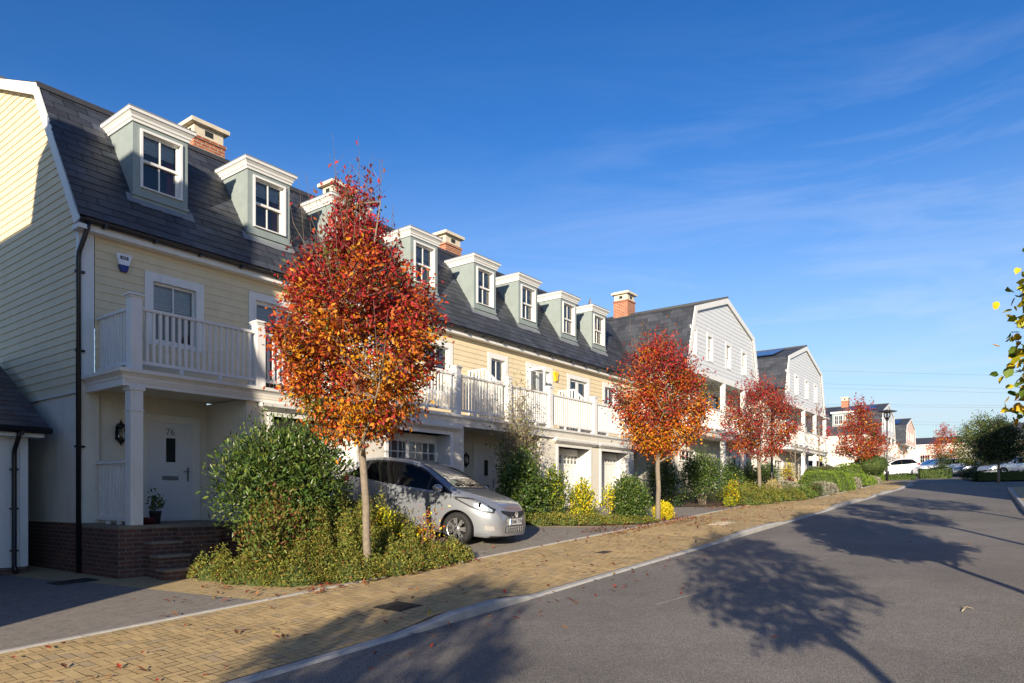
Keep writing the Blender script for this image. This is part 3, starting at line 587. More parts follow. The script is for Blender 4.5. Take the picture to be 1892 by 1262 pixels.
def terrace_house(s0, s1, label, porch, bays, dormers, wins, chim, posts, end=0, screen=None, porch_floor=-.47, steps=None, number=None):
    root = Root('terrace_house', (s0, 0, min(G(s0+.2, 1), G(s1, 1))-.02), label, 'house', 'yellow boarded terrace houses'); zlow = -1.6
    lo, hi = (lambda z: s0+(.24 if end < 0 else 0)), (lambda z: s1-(.0 if end < 1 else .2))
    mb = MB(); mb.f = on_t(0); clap(mb, 2.1, 4.78, lo, hi, holes=[(w[0], w[1], w[2], w[3]) for w in wins])
    mb.build('boarded_wall', 'yellow_board', root, recalc=False)
    # ground floor walls: garage front at t = 1.4, porch wall at t = -.05
    mb = MB(); p0, p1 = porch; mb.f = on_t(1.4); g0, g1 = (p1, s1) if p0-s0 < .6 and s1-p1 > .6 else (s0, p0)
    wall_panel(mb, g0, g1, zlow, 1.9, [(a, b, zlow, 1.62) for a, b in bays])
    mb.f = on_t(-.05); wall_panel(mb, p0-.3 if end < 0 else p0, p1, zlow, 1.95)
    mb.f = None
    if end < 0: mb.ext([(s0, 0, -.46), (s0+.16, 0, -.46), (s0+.16, .0, 1.9), (s0, .0, 1.9)], (0, -.1, 0)); mb.ext([(s0, -.06, -.46), (s0+.30, -.06, -.46), (s0+.30, -.06, 1.9), (s0, -.06, 1.9)], (0, .1, 0))
    e = p1 if g0 == p1 else p0
    mb.face(((e, 1.4, zlow), (e, -.05, zlow), (e, -.05, 1.9), (e, 1.4, 1.9)))
    for a, b in bays: mb.face(((a, .85, 1.62), (b, .55, 1.62), (b, 1.4, 1.62), (a, 1.4, 1.62)))
    mb.build('rendered_wall', 'cream_render', root, recalc=False)
    for a, b in bays: garage_bay(root, a+.1, b-.1, max(G(a+.5, .7), G(b, .7)))
    # deck with cornice
    q0 = s0+.10 if end < 0 else s0; q1 = s1 if end < 1 else s1-.1
    mb = MB(); mb.box(q0+.02, q1, -.05, 1.5, 1.93, 2.12, 1)
    P = [(-.06, 1.87), (.03, 1.87), (.03, 1.985), (.045, 1.99), (.05, 2.03), (.09, 2.075), (.125, 2.09), (.13, 2.15), (-.06, 2.15)]
    moulding(mb, P, ([(q0, -.02), (q0, 1.46), (q1, 1.46)] if end < 0 else [(q0, 1.46), (q1, 1.46), (q1, -.02)] if end > 0 else [(q0, 1.46), (q1, 1.46)]))
    mb.build('balcony_deck', ['white_paint', 'cream_render'], root)
    if end < 0: railing(root, .05, 1.32, s0+.286, 't', 2.27, 3.24)
    for s in posts: post(root, s, 1.41, 2.15, 3.40)
    allp = sorted(posts); edges = ([] if end < 0 else [s0])+allp+([s1-.1] if end < 1 else [])
    for a, b in zip(edges, edges[1:]):
        if b-a > .5: railing(root, a+(.1 if a in posts else 0), b-(.1 if b in posts else 0), 1.41, 's', 2.27, 3.24)
    if end > 0: railing(root, .05, 1.32, s1-.3, 't', 2.27, 3.24)
    if screen:
        mb = MB(); n = 11; mb.f = lambda a, d, z: (screen+d, a, z)
        for k in range(n):
            a = .03+1.3*k/(n-1); top = 3.78 if a < .62 else 3.78-(a-.62)/.7*.62; mb.box(a-.03, a+.03, -.012, .012, 2.25, top-.02)
        mb.ext([(.0, -.03, 3.78), (.64, -.03, 3.78), (1.33, -.03, 3.18), (1.33, -.03, 3.13), (.62, -.03, 3.73), (.0, -.03, 3.73)], (0, .06, 0)); mb.box(.0, 1.33, -.03, .03, 2.25, 2.31)
        mb.build('privacy_screen', 'white_paint', root)
    for k, (a, b, z0, z1, st, bl, cu) in enumerate(wins): window(root, on_t(0), a, b, z0, z1, trim=.16, style=st, blind=bl, curtain=cu)
    # roof: slate mansard in front and behind, low upper slopes, ridge
    mb = MB(); ov = .13 if end < 0 else 0; r0, r1 = s0-ov, s1+(.0 if end < 1 else .12)
    slates(mb, (r0, TE, EAVE), (r1, TE, EAVE), (r0, TK, KINK), (r1, TK, KINK)); slates(mb, (r0, TK+.03, KINK+.015), (r1, TK+.03, KINK+.015), (r0, TR, RIDGE), (r1, TR, RIDGE), .25)
    slates(mb, (r0, 2*TR-TK, KINK), (r1, 2*TR-TK, KINK), (r0, TR, RIDGE), (r1, TR, RIDGE), .25); slates(mb, (r0, 2*TR-TE, EAVE), (r1, 2*TR-TE, EAVE), (r0, 2*TR-TK, KINK), (r1, 2*TR-TK, KINK))
    prof = [(TE-.02, EAVE-.05), (TK-.02, KINK-.05), (TR, RIDGE-.05), (2*TR-TK+.02, KINK-.05), (2*TR-TE+.02, EAVE-.05)]
    mb.ext([(s0+.012, t, z) for t, z in prof], (s1-s0-.024, 0, 0), 0)
    mb.ext([(r0-.005, TK+.09, KINK-.09), (r0-.005, TK+.045, KINK+.035), (r0-.005, TK-.1, KINK+.07), (r0-.005, TK-.1, KINK+.02)], (r1-r0+.01, 0, 0), 1)
    mb.tube([(r0, TR, RIDGE+.02), (r1, TR, RIDGE+.02)], .09, 8, 1)
    roof = mb.build('roof', ['slate', 'ridge_tile'], root)
    for cs in chim: chimney(root, roof, cs, -3.9, 8.2, 9.74)
    # eaves: fascia, soffit, black gutter and its brackets
    mb = MB(); f0 = s0-(.10 if end < 0 else 0); mb.box(f0, s1, .17, .20, EAVE-.22, EAVE-.03); mb.box(f0, s1, -.02, .17, EAVE-.22, EAVE-.19); mb.build('fascia', 'white_paint', root)
    mb = MB(); n = 7; pts = [(.20+.06+.062*math.cos(math.pi+math.pi*k/n), EAVE-.055+.062*math.sin(math.pi+math.pi*k/n)) for k in range(n+1)]
    mb.ext([(f0-.02, a, z) for a, z in pts]+[(f0-.02, a*1.0+(.012 if a < .26 else -.012), z+.012*(0 if k in (0, n) else 1)) for k, (a, z) in reversed(list(enumerate(pts)))], (s1-f0+.02, 0, 0))
    k = f0+.4
    while k < s1: mb.box(k-.025, k+.025, .19, .33, EAVE-.135, EAVE-.07); k += .9
    g = mb.build('gutter', 'black_plastic', root)
    for cs, bl, cu in dormers: dormer(root, cs, blind=bl, curtain=cu)
    return root
def end_details(root):
    """the lit gable end at s = 0, its plinth, corner boards and pipe, and the porch of the first house"""
    s0 = 0.
    mb = MB(); mb.f = on_s(0)
    clap(mb, 1.92, RIDGE-.12, lambda z: prof_back(z)+.1, lambda z: prof_front(z)-.04); mb.build('gable_boards', 'yellow_board', root, recalc=False)
    mb = MB(); mb.f = on_s(0); wall_panel(mb, -8, 0, -.46, 1.92, d=-.01); mb.f = None; mb.box(-.028, .0, -8, .0, 1.87, 1.925); mb.build('side_wall', 'cream_render', root, recalc=False)
    mb = MB(); mb.box(-.034, .0, -.10, .0, 1.92, 4.75); mb.box(-.034, .22, .0, .034, 1.85, 4.75); mb.build('corner_board', 'white_paint', root, bevel=.004)
    mb = MB(); w = .21; O = [(TE+.02, EAVE-.10), (TK+.03, KINK+.0), (TR, RIDGE+.0), (2*TR-TK-.03, KINK), (2*TR-TE-.02, EAVE-.1)]; I = [(TE-.17, EAVE-.14), (TK-.08, KINK-.19), (TR, RIDGE-.2), (2*TR-TK+.1, KINK-.2), (2*TR-TE+.24, EAVE-.17)]
    for k in range(4): mb.ext([(-.14, O[k][0], O[k][1]), (-.14, O[k+1][0], O[k+1][1]), (-.14, I[k+1][0], I[k+1][1]), (-.14, I[k][0], I[k][1])], (.035, 0, 0))
    for k in range(4): mb.face(((-.11, I[k][0], I[k][1]+.03), (-.11, I[k+1][0], I[k+1][1]+.03), (.0, I[k+1][0], I[k+1][1]+.03), (.0, I[k][0], I[k][1]+.03)))
    mb.box(-.14, .0, .0, TE+.02, EAVE-.235, EAVE-.16); mb.build('barge_board', 'white_paint', root)
    # brick plinth, porch base, steps
    mb = MB(); mb.f = on_s(0); wall_panel(mb, -8, 0, -1.7, -.46, d=.012); mb.f = None
    mb.box(-.012, .45, -.05, 1.5, -1.75, -.53); mb.box(.45, .98, -.05, 1.48, -1.75, -.53); mb.box(.98, 2.42, -.05, 1.5, -1.75, -.53); mb.box(.94, 1.66, 1.5, 1.74, -1.75, -.60); mb.build('brick_plinth', 'plinth_brick', root)
    mb = MB(); mb.box(-.012, 2.42, -.05, 1.5, -.53, -.47); mb.build('porch_floor', 'step_stone', root)
    mb = MB()
    for k in range(3): z = -.53-.215*(k+1); mb.box(.42-.03*k, .94, 1.5+.27*k, 1.5+.27*(k+1), -1.75, z-.045, 0); mb.box(.40-.03*k, .94, 1.5+.27*k, 1.52+.27*(k+1), z-.045, z, 1)
    mb.build('steps', ['plinth_brick', 'step_stone'], root)
    mb = MB(); s, t = .286, 1.41; mb.box(s-.105, s+.105, t-.105, t+.105, -.47, 1.87); mb.box(s-.13, s+.13, t-.13, t+.13, 1.80, 1.868); mb.box(s-.12, s+.12, t-.12, t+.12, 1.45, 1.48); mb.build('porch_post', 'white_paint', root, bevel=.008)
    railing(root, .06, 1.31, .27, 't', -.40, .64, 'porch_railing', .125)
    front_door(root, 1.2, 2.08, -.46, 1.46, -.05, '76')
    mb = MB(); mb.tube([(.02, .27, EAVE-.11), (.02, .27, EAVE-.2), (-.055, .10, EAVE-.62), (-.055, .075, EAVE-.75), (-.055, .075, -1.33)], .042, 10)
    for z in (4.0, 2.6, .9, -.6): mb.box(-.11, .05, .03, .085, z-.02, z+.02)
    mb.build('downpipe', 'black_plastic', root)
W1, W2 = (.90+.22+.16, 2.30-.16, 3.05, 4.17), (3.48, 4.9, 2.2, 4.3)
cw = [(-1, .42, 'curtain'), (1, .42, 'curtain')]; rc = [(1, .22, 'red_curtain')]
DZ = .47
h1 = terrace_house(0, 5.32, 'yellow boarded end house with the lit gable, red-curtained dormers and porch door 76', (.3, 2.40), [(2.86, 5.20)], [(1.55, .3, rc), (3.98, .3, rc)],
    [(1.28, 2.14, 3.03, 4.17, 'sash', .42, None), (3.48, 4.75, 2.2, 4.3, 'doors', .35, None)], [4.5], [.286, 2.65, 5.25], end=-1)
end_details(h1)
h2 = terrace_house(5.32, 10.62, 'yellow boarded house behind the tall red and orange tree, garage behind the silver hatchback', (8.78, 10.62), [(5.97, 8.33)], [(6.28, .3, cw), (8.95, .3, cw)],
    [(6.2, 7.5, 2.2, 4.3, 'doors', None, cw), (8.75, 9.72, 3.0, 4.3, 'sash', .5, None)], [8.9], [8.46], screen=10.6)
h3 = terrace_house(10.62, 15.52, 'yellow boarded house with the brown climber at its porch and an open balcony door', (10.62, 12.39), [(13.23, 15.40)], [(11.65, .3, cw), (13.95, .3, cw)],
    [(11.66, 12.36, 3.0, 4.33, 'sash', None, cw), (13.68, 14.92, 2.2, 4.34, 'doors', None, cw)], [], [10.68, 12.8], screen=15.5)
h4 = terrace_house(15.52, 21.75, 'yellow boarded house at the far end of the terrace, beside the grey gable', (18.5, 21.6), [(15.96, 18.16)], [(16.5, .3, cw), (18.7, .3, cw)],
    [(16.22, 17.45, 2.2, 4.31, 'doors', None, cw), (18.76, 19.6, 3.0, 4.33, 'sash', None, cw)], [], [15.53, 18.3])
chimney(h3, [c for c in h3.o.children if c.name.startswith('roof')][0], 14.0, -3.9, 8.2, 9.74)
# porch door of the later houses, open balcony door leaf
front_door(h2, 9.2, 10.1, -.55, 1.45, -.05); front_door(h3, 11.0, 11.9, -.5, 1.45, -.05); front_door(h4, 19.6, 20.5, -.15, 1.5, -.05)
mb = MB(); mb.f = lambda a, d, z: (13.7+d, a, z)
for a, b, z, e in ((.0, .07, 2.25, 4.3), (.58, .65, 2.25, 4.3), (.07, .58, 2.25, 2.4), (.07, .58, 4.22, 4.3)): mb.box(a, b, -.02, .02, z, e)
lf = mb.build('balcony_door', 'white_paint', h3); mb = MB(); mb.f = lambda a, d, z: (13.7+d, a, z); mb.face(((.07, 0, 2.4), (.58, 0, 2.4), (.58, 0, 4.22), (.07, 0, 4.22))); mb.build('pane', 'window_glass', h3, lf, recalc=False)

# ------------------------------------------------------------------ white houses with a gambrel gable towards the road
def gable_house(sm, dz, tf, base, label, back=-9.0, board='grey_board', render='cream_render', slate='slate', hwe=4.55, hwk=3.72, group='gambrel gabled houses along the street', veranda=True, chim=None, solar=False, zs=1.0, detail=True, twin=None, wins=((-1.95, .5), (.3, .5), (2.45, .5), (-3.75, .45))):
    root = Root('gabled_house', (sm, tf, base), label, 'house', group)
    ZE, ZK, ZA, ZS = 5.5*zs+dz, 8.0*zs+dz, 9.13*zs+dz, 5.38*zs+dz; tw = tf-1.0; zlow = base-.6
    def half(z): return hwe+(z-ZE)/(ZK-ZE)*(hwk-hwe) if z < ZK else hwk*(ZA-z)/(ZA-ZK)
    z1w, z0w = 7.05*zs+dz, 6.02*zs+dz
    H = [(sm+c-w/2, sm+c+w/2, z0w, z1w) for c, w in wins]
    mb = MB(); mb.f = on_t(tf); clap(mb, ZS, ZA-.1, lambda z: sm-half(max(z, ZE))+.06, lambda z: sm+half(max(z, ZE))-.06, h=.17, holes=H); mb.build('gable_boards', board, root, recalc=False)
    for a, b, c, d in H: window(root, on_t(tf), a, b, c, d, trim=.13, blind=None, curtain=[(1, .35, 'curtain')] if detail else None, sub=True)
    mb = MB(); ww = [(sm-2.95, sm-1.28, 1.62*zs+dz, 2.08*zs+dz)]; dd = [(sm+3.4, sm+4.4, base, base+2.15), (sm-.6, sm+1.9, 2.95*zs+dz, 5.0*zs+dz)]
    mb.f = on_t(tw); wall_panel(mb, sm-hwe+.05, sm+hwe-.0, zlow, ZS+.02, ww+dd[1:]); mb.f = None
    for s in (sm-hwe+.05, sm+hwe-.05): mb.ext([(s, tw, zlow), (s, tw, ZS), (s, tf, ZS), (s, tf, ZE+.1), (s, back, ZE+.1), (s, back, zlow)], (.04 if s < sm else -.04, 0, 0))
    mb.face(((sm-hwe+.05, back, zlow), (sm+hwe-.05, back, zlow), (sm+hwe-.05, back, ZE), (sm-hwe+.05, back, ZE)))
    mb.face(((sm-hwe+.05, back, ZE), (sm+hwe-.05, back, ZE), (sm+hwk, back, ZK), (sm, back, ZA), (sm-hwk, back, ZK))); mb.build('rendered_wall', render, root, recalc=False)
    mb = MB(); mb.face(((sm-hwe, tw-.02, ZS-.01), (sm+hwe, tw-.02, ZS-.01), (sm+hwe, tf+.02, ZS-.01), (sm-hwe, tf+.02, ZS-.01))); mb.box(sm-hwe, sm+hwe, tf-.02, tf+.035, ZS-.16, ZS+.04); mb.build('soffit', 'white_paint', root, recalc=False)
    window(root, on_t(tw), *ww[0], trim=.06, style='casement', nx=2); window(root, on_t(tw), dd[1][0], dd[1][1], dd[1][2], dd[1][3], trim=.1, style='doors', curtain=[(-1, .3, 'curtain')])
    front_door(root, dd[0][0], dd[0][1], dd[0][2], dd[0][3], tw)
    mb = MB(); a, b = sm-hwe-.18, sm+hwe+.18; t0, t1 = back, tf+.10; e0, k0 = ZE-.1, ZK
    for sg in (-1, 1):
        slates(mb, (sm+sg*(hwe+.13), t1, e0), (sm+sg*(hwe+.13), t0, e0), (sm+sg*(hwk+.05), t1, k0), (sm+sg*(hwk+.05), t0, k0)); slates(mb, (sm+sg*(hwk+.07), t1, k0), (sm+sg*(hwk+.07), t0, k0), (sm, t1, ZA+.05), (sm, t0, ZA+.05), .25)
    mb.tube([(sm, t1, ZA+.06), (sm, t0, ZA+.06)], .08, 8, 1)
    for sg in (-1, 1): mb.ext([(sm+sg*(hwe+.11), t1-.005, e0-.05), (sm+sg*(hwk+.03), t1-.005, k0-.04), (sm, t1-.005, ZA), (sm, t1-.005, ZA-.08), (sm+sg*(hwk-.03), t1-.005, k0-.1), (sm+sg*(hwe+.05), t1-.005, e0-.08)], (0, t0-t1+.01, 0), 0)
    roof = mb.build('roof', [slate, 'ridge_tile'], root)
    mb = MB()
    for sg in (-1, 1):
        O = [(hwe+.15, ZE-.16), (hwk+.06, ZK+.02), (0, ZA+.05)]; I = [(hwe-.12, ZE-.16), (hwk-.17, ZK-.14), (0, ZA-.2)]
        for k in (0, 1): mb.ext([(sm+sg*O[k][0], tf+.06, O[k][1]), (sm+sg*O[k+1][0], tf+.06, O[k+1][1]), (sm+sg*I[k+1][0], tf+.06, I[k+1][1]), (sm+sg*I[k][0], tf+.06, I[k][1])], (0, .045, 0))
    mb.build('barge_board', 'white_paint', root)
    if chim: chimney(root, roof, sm+.1, chim, ZA-.8, ZA+1.25*zs, .40, .40)
    if twin:      # a wide dormer on the side that faces down the street
        zc = ZE+.9; mb = MB(); xo = sm-hwe+.15; mb.box(xo, xo+1.6, twin-1.35, twin+1.35, zc, zc+1.55, 0); mb.box(xo-.12, xo+1.7, twin-1.5, twin+1.5, zc+1.55, zc+1.75, 1); dm = mb.build('dormer', ['sage_lead', 'white_paint'], root)
        for q in (-.62, .62): window(root, on_s(xo-.03), twin+q-.45, twin+q+.45, zc+.25, zc+1.3, dm, trim=.05, style='casement', deep=.02, depth=.0)
    if solar:
        mb = MB(); n = Vector((-(ZA-ZK), 0, hwk)).normalized()
        for q in range(2):
            y0 = tf-1.0-q*1.75; P = lambda f, t: (sm-hwk*(1-f)+n.x*.07, t, ZK+(ZA-ZK)*f+.06+n.z*.05)
            mb.ext([P(.15, y0), P(.15, y0-1.6), P(.8, y0-1.6), P(.8, y0)], (n.x*.04, 0, n.z*.04))
        mb.build('solar_panel', 'solar', root, roof)
    if veranda:
        v0, v1, zd = sm-3.4, sm+5.25, 2.68*zs+dz
        mb = MB(); mb.box(v0, v1, tw-.02, tf+.05, zd, zd+.24); moulding(mb, [(-.02, zd+.16), (.05, zd+.17), (.08, zd+.25), (-.02, zd+.25)], [(v0, tw), (v0, tf+.05), (v1, tf+.05), (v1, tw)]); mb.build('veranda_deck', 'white_paint', root)
        for c in (-.2, 2.5, 5.05):
            post(root, sm+c, tf-.06, base-.2, zd, .10, 'veranda_post', False); post(root, sm+c, tf-.06, zd+.25, (ZS-.16) if sm+c < sm+hwe else ZS-.25, .10, 'veranda_post', False)
        x = [v0+.05, sm-.2, sm+2.5, sm+5.05]
        for p_, q_ in zip(x, x[1:]): railing(root, p_+.08, q_-.1, tf-.05, 's', zd+.36, zd+1.28, 'veranda_railing', .14)
        railing(root, tw+.05, tf-.05, v0+.06, 't', zd+.36, zd+1.28, 'veranda_railing', .14)
        mb = MB(); mb.ext([(sm+hwe-.02, tw, ZS+.18), (sm+hwe-.02, tf+.12, ZS-.12), (sm+hwe-.02, tf+.12, ZS-.2), (sm+hwe-.02, tw, ZS-.2)], (1.1, 0, 0), 0); mb.build('veranda_roof', ['white_paint'], root)
        mb = MB(); mb.face(((sm+hwe-.05, tw+.01, zlow), (sm+hwe+1.6, tw-.4, zlow), (sm+hwe+1.6, tw-.4, 2.7*zs+dz), (sm+hwe-.05, tw-.4, 2.7*zs+dz))); mb.V = []; mb.F = []; mb.I = []
        mb.box(sm+hwe-.05, sm+hwe+2.2, back, tw-1.2, zlow, 2.5*zs+dz); mb.build('side_wing', render, root)
    return root
gable_house(26.5, 0, 2, G(26.5, 1)-.1, 'pale grey boarded house with gambrel gable and veranda behind the second autumn tree', chim=-3.3)
gable_house(40.12, .12, 2, G(40, 1)-.1, 'pale boarded gambrel house with blue solar panels and a veranda further up the street', solar=True)
gable_house(88.4, 1.95, -1, zr(88), 'distant white gambrel house with a brick chimney and twin window dormer', back=-12, chim=-5.7, twin=-4.9, solar=True, detail=False)
gable_house(108.5, 2.0, -1.3, zr(108), 'distant pink rendered gambrel house behind the street lamp', back=-16, board='pink_render', render='cream_render', solar=True, detail=False)

def hip_house(name, label, cat, s0, s1, t0, t1, base, ze, zr_, wall, roofm, wins_s=(), wins_t=(), hip=2.5, ov=.35, trimm='white_paint', axis='t', group=None):
    """rectangular block with a hipped roof; windows on the faces towards -s and +t"""
    root = Root(name, ((s0+s1)/2, (t0+t1)/2, base), label, cat, group); mb = MB(); mb.f = on_s(s0); wall_panel(mb, t0, t1, base-.8, ze, [w[:4] for w in wins_s]); mb.f = on_t(t1); wall_panel(mb, s0, s1, base-.8, ze, [w[:4] for w in wins_t]); mb.f = None
    mb.face(((s1, t0, base-.8), (s1, t1, base-.8), (s1, t1, ze), (s1, t0, ze))); mb.face(((s0, t0, base-.8), (s1, t0, base-.8), (s1, t0, ze), (s0, t0, ze))); mb.build('wall', wall, root, recalc=False)
    mb = MB(); a0, a1, b0, b1 = s0-ov, s1+ov, t0-ov, t1+ov
    if axis == 't': r0, r1 = ((a0+a1)/2, b0+hip), ((a0+a1)/2, b1-hip)
    else: r0, r1 = (a0+hip, (b0+b1)/2), (a1-hip, (b0+b1)/2)
    A, B, C, D = (a0, b0, ze), (a1, b0, ze), (a1, b1, ze), (a0, b1, ze); E_, F_ = (*r0, zr_), (*r1, zr_)
    if axis == 't':
        for q in ((A, B, E_), (B, C, F_, E_), (C, D, F_), (D, A, E_, F_)): mb.face(q)
    else:
        for q in ((A, B, F_, E_), (B, C, F_), (C, D, E_, F_), (D, A, E_)): mb.face(q)
    mb.face((A, B, C, D)); mb.build('roof', roofm, root)
    mb = MB(); mb.box(a0, a1, b0, b1, ze-.18, ze-.01); mb.build('fascia', trimm, root)
    for w in wins_s: window(root, on_s(s0), *w[:4], trim=.1, style='casement', nx=2)
    for w in wins_t: window(root, on_t(t1), *w[:4], trim=.1, style='casement', nx=2)
    return root
g = zr(128)
hip_house('long_house', 'distant low cream house with a long dark roof closing the street', 'house', 128, 136, -8, 4, g, 8.7, 10.1, 'cream_render', 'slate_far', [(-6, -4.6, g+1, g+2.3), (-2.5, -1.1, g+1, g+2.3), (1, 2.4, g+1, g+2.3)], hip=.4)
g = zr(134)
fb = hip_house('brick_house', 'distant dark brown brick house with hipped roof and white windows behind the parked cars', 'house', 135, 146, 3.0, 30, g-.2, 9.5, 12.6, 'brown_brick', 'slate_far',
    [(t, t+1.9, z, z+1.5) for t in (4.2, 8.2, 12.5, 17, 21.5) for z in (g+.9, g+3.3)], hip=5)
mb = MB(); mb.box(134.7, 134.95, 5.9, 6.15, g-.5, 9.4); mb.build('downpipe', 'white_paint', fb)
# the garage block at the left edge
def side_garage():
    a0, a1, tf, ze, zrg = -7.4, -.50, -1.0, 1.20, 2.95; r = Root('garage', (-3, -1, -1.5), 'low white boarded garage with slate roof at the left edge beside the tall house', 'garage')
    mb = MB(); mb.f = on_t(tf); wall_panel(mb, a0, a1, -1.25, ze, [(-5.6, -.93, -1.3, .85)]); mb.f = None
    mb.face(((a1, tf, -1.25), (a1, -6.4, -1.25), (a1, -6.4, ze), (a1, -3.7, zrg-.1), (a1, tf, ze))); mb.face(((a0, tf, -1.25), (a0, -6.4, -1.25), (a0, -6.4, ze), (a0, -3.7, zrg-.1), (a0, tf, ze))); mb.face(((a0, -6.4, -1.25), (a1, -6.4, -1.25), (a1, -6.4, ze), (a0, -6.4, ze)))
    mb.build('wall', 'white_paint', r, recalc=False)
    mb = MB(); mb.box(a1-.11, a1+.02, tf, tf+.025, -1.24, ze-.1); mb.box(-.93, -.82, tf-.0, tf+.02, -1.24, ze-.1); mb.build('corner_board', 'white_paint', r)
    mb = MB(); mb.box(a0+.02, a1-.02, -6.4, tf+.015, -1.8, -1.25); mb.build('plinth', 'plinth_brick', r)
    mb = MB(); mb.f = on_t(tf-.12)
    for k in range(24): mb.box(-5.6+4.67*k/24+.006, -5.6+4.67*(k+1)/24-.006, -.02, .01, -1.35, .85)
    mb.box(-5.6, -.93, -.04, -.01, -1.35, .85); mb.build('garage_door', 'step_stone', r)
    mb = MB(); slates(mb, (a0-.2, tf+.33, ze+.06), (a1+.27, tf+.33, ze+.06), (a0-.2, -3.7, zrg), (a1+.27, -3.7, zrg), .22); slates(mb, (a0-.2, -6.75, ze+.06), (a1+.27, -6.75, ze+.06), (a0-.2, -3.7, zrg), (a1+.27, -3.7, zrg), .22)
    mb.ext([(a0-.19, tf+.32, ze+.02), (a0-.19, -3.7, zrg-.03), (a0-.19, -6.74, ze+.02)], (a1-a0+.45, 0, 0)); mb.build('roof', 'slate', r)
    mb = MB(); mb.box(a0-.2, a1+.2, tf+.22, tf+.25, ze-.12, ze+.02); mb.box(a0-.2, a1+.2, tf, tf+.22, ze-.12, ze-.09); mb.build('fascia', 'white_paint', r)
    mb = MB(); mb.tube([(a0-.2, tf+.31, ze+.0), (a1+.30, tf+.31, ze+.0)], .06, 10); s = -.71; mb.tube([(s, tf+.31, ze-.03), (s, tf+.30, ze-.12), (s, tf+.09, ze-.36), (s, tf+.075, ze-.46), (s, tf+.075, -1.22), (s+.0, tf+.16, -1.33)], .038, 10)
    for z in (.5, -.2, -.95): mb.box(s-.055, s+.055, tf, tf+.12, z-.015, z+.015)
    for k in range(5): mb.box(a1-.2-k*.9, a1-.15-k*.9, tf+.24, tf+.36, ze-.10, ze-.03)
    mb.build('gutter', 'black_plastic', r)
side_garage()
# unseen house on the left, outline shaped to shade the first house and drive
def neighbour():
    a0, a1, t0, t1, ze, zt = -10.7, -7.8, 2.1, 6.35, 5.2, 9.32; r = Root('unseen_house', (-9.2, 4, -2.1), 'unseen slate roofed house left of the camera, shaped for its shadow', 'house'); mb = MB()
    mb.box(a0, a1, t0, t1, -2.6, ze); mb.box(a0, a1, -2.5, t0-.01, -2.6, 7.55); mb.build('wall', 'cream_render', r)
    mb = MB(); b = [(a0-.1, t0-.35, ze), (a1+.12, t0-.35, ze), (a1+.12, t1+.1, ze), (a0-.1, t1+.1, ze)]; tp = [(a0+.9, t0+.6, zt-.1), (a1-.75, t0+.6, zt-.1), (a1-.75, t1-.95, zt), (a0+.9, t1-.95, zt)]
    bi = [mb.v(p) for p in b]; ti = [mb.v(p) for p in tp]
    for k in range(4): mb.idx((bi[k], bi[(k+1) % 4], ti[(k+1) % 4], ti[k]))
    mb.idx(ti); mb.idx(bi[::-1]); ro = mb.build('roof', 'slate', r); mb = MB(); mb.box(-9.5, -9.05, 3.3, 3.75, 9.0, 9.75); mb.build('chimney', 'red_brick', r, ro)
neighbour()
g = zr(18)  # unseen house added to shade the far road and the round tree
hip_house('unseen_corner_house', 'brick house with a hipped roof standing right of the road beyond the picture', 'house', 14, 24, 18.5, 28, g, g+8.2, g+10.8, 'red_brick', 'slate', axis='s', hip=3)

# ------------------------------------------------------------------ plants
def leaves(name, P, D, size, cols, mat, root, parent=None, shape='leaf', kind=None, asp=.5, fold=.25):
    """one mesh of leaf faces: centres P, directions D (both n x 3, local), sizes n, colours n x 3"""
    n = len(P); rg = np.random.default_rng(len(P)); D = D/np.maximum(np.linalg.norm(D, axis=1, keepdims=True), 1e-6)
    A = rg.normal(size=(n, 3)); S = np.cross(D, A); S /= np.maximum(np.linalg.norm(S, axis=1, keepdims=True), 1e-6); K = np.cross(D, S); sz = size[:, None]
    if shape == 'leaf': T = [(-.5, 0, 0), (-.05, asp*.5, fold*.4), (.5, 0, -.06), (-.05, -asp*.5, fold*.4)]; faces = ((0, 1, 2), (0, 2, 3))
    elif shape == 'quad': T = [(-.5, -asp*.5, 0), (-.5, asp*.5, 0), (.5, asp*.5, 0), (.5, -asp*.5, 0)]; faces = ((0, 1, 2), (0, 2, 3))
    else:
        T = [(-.42, 0, 0), (-.52, .22, .03), (-.30, .46, .10), (.08, .46, .10), (.34, .20, .02), (.60, 0, -.10), (.34, -.20, .02), (.08, -.46, .10), (-.30, -.46, .10), (-.52, -.22, .03)]
        faces = tuple((0, a, a+1) for a in range(1, 9))
    m = len(T); V = np.empty((n, m, 3), np.float32)
    for k, (a, b, c) in enumerate(T): V[:, k] = P+sz*(D*a+S*b+K*c)
    F = np.array(faces)[None]+(np.arange(n)*m)[:, None, None]; nf = F.shape[0]*F.shape[1]
    me = bpy.data.meshes.new(name); me.vertices.add(n*m); me.vertices.foreach_set('co', V.ravel()); me.loops.add(nf*3); me.loops.foreach_set('vertex_index', F.ravel().astype(np.int32))
    me.polygons.add(nf); me.polygons.foreach_set('loop_start', np.arange(nf, dtype=np.int32)*3); me.update(calc_edges=True)
    colour(me, np.repeat(np.clip(cols, 0, 1), m, axis=0)); me.materials.append(MATS[mat]); o = bpy.data.objects.new(name, me); SC.collection.objects.link(o)
    o.parent = parent or (root.o if root else None)
    if kind: o['kind'] = kind
    return o
RED, DRED, ORG, YEL, GRN, BRN = (.36, .028, .026), (.17, .018, .024), (.44, .105, .014), (.58, .25, .014), (.11, .12, .02), (.20, .075, .03)
def pick(rg, pal, n):
    w = np.array([q[1] for q in pal], float); i = rg.choice(len(pal), n, p=w/w.sum()); return np.array([q[0] for q in pal])[i]
def shade(rg, c, v=.25): return c*rg.uniform(1-v, 1+v, (len(c), 1))*rg.uniform(.92, 1.08, c.shape)
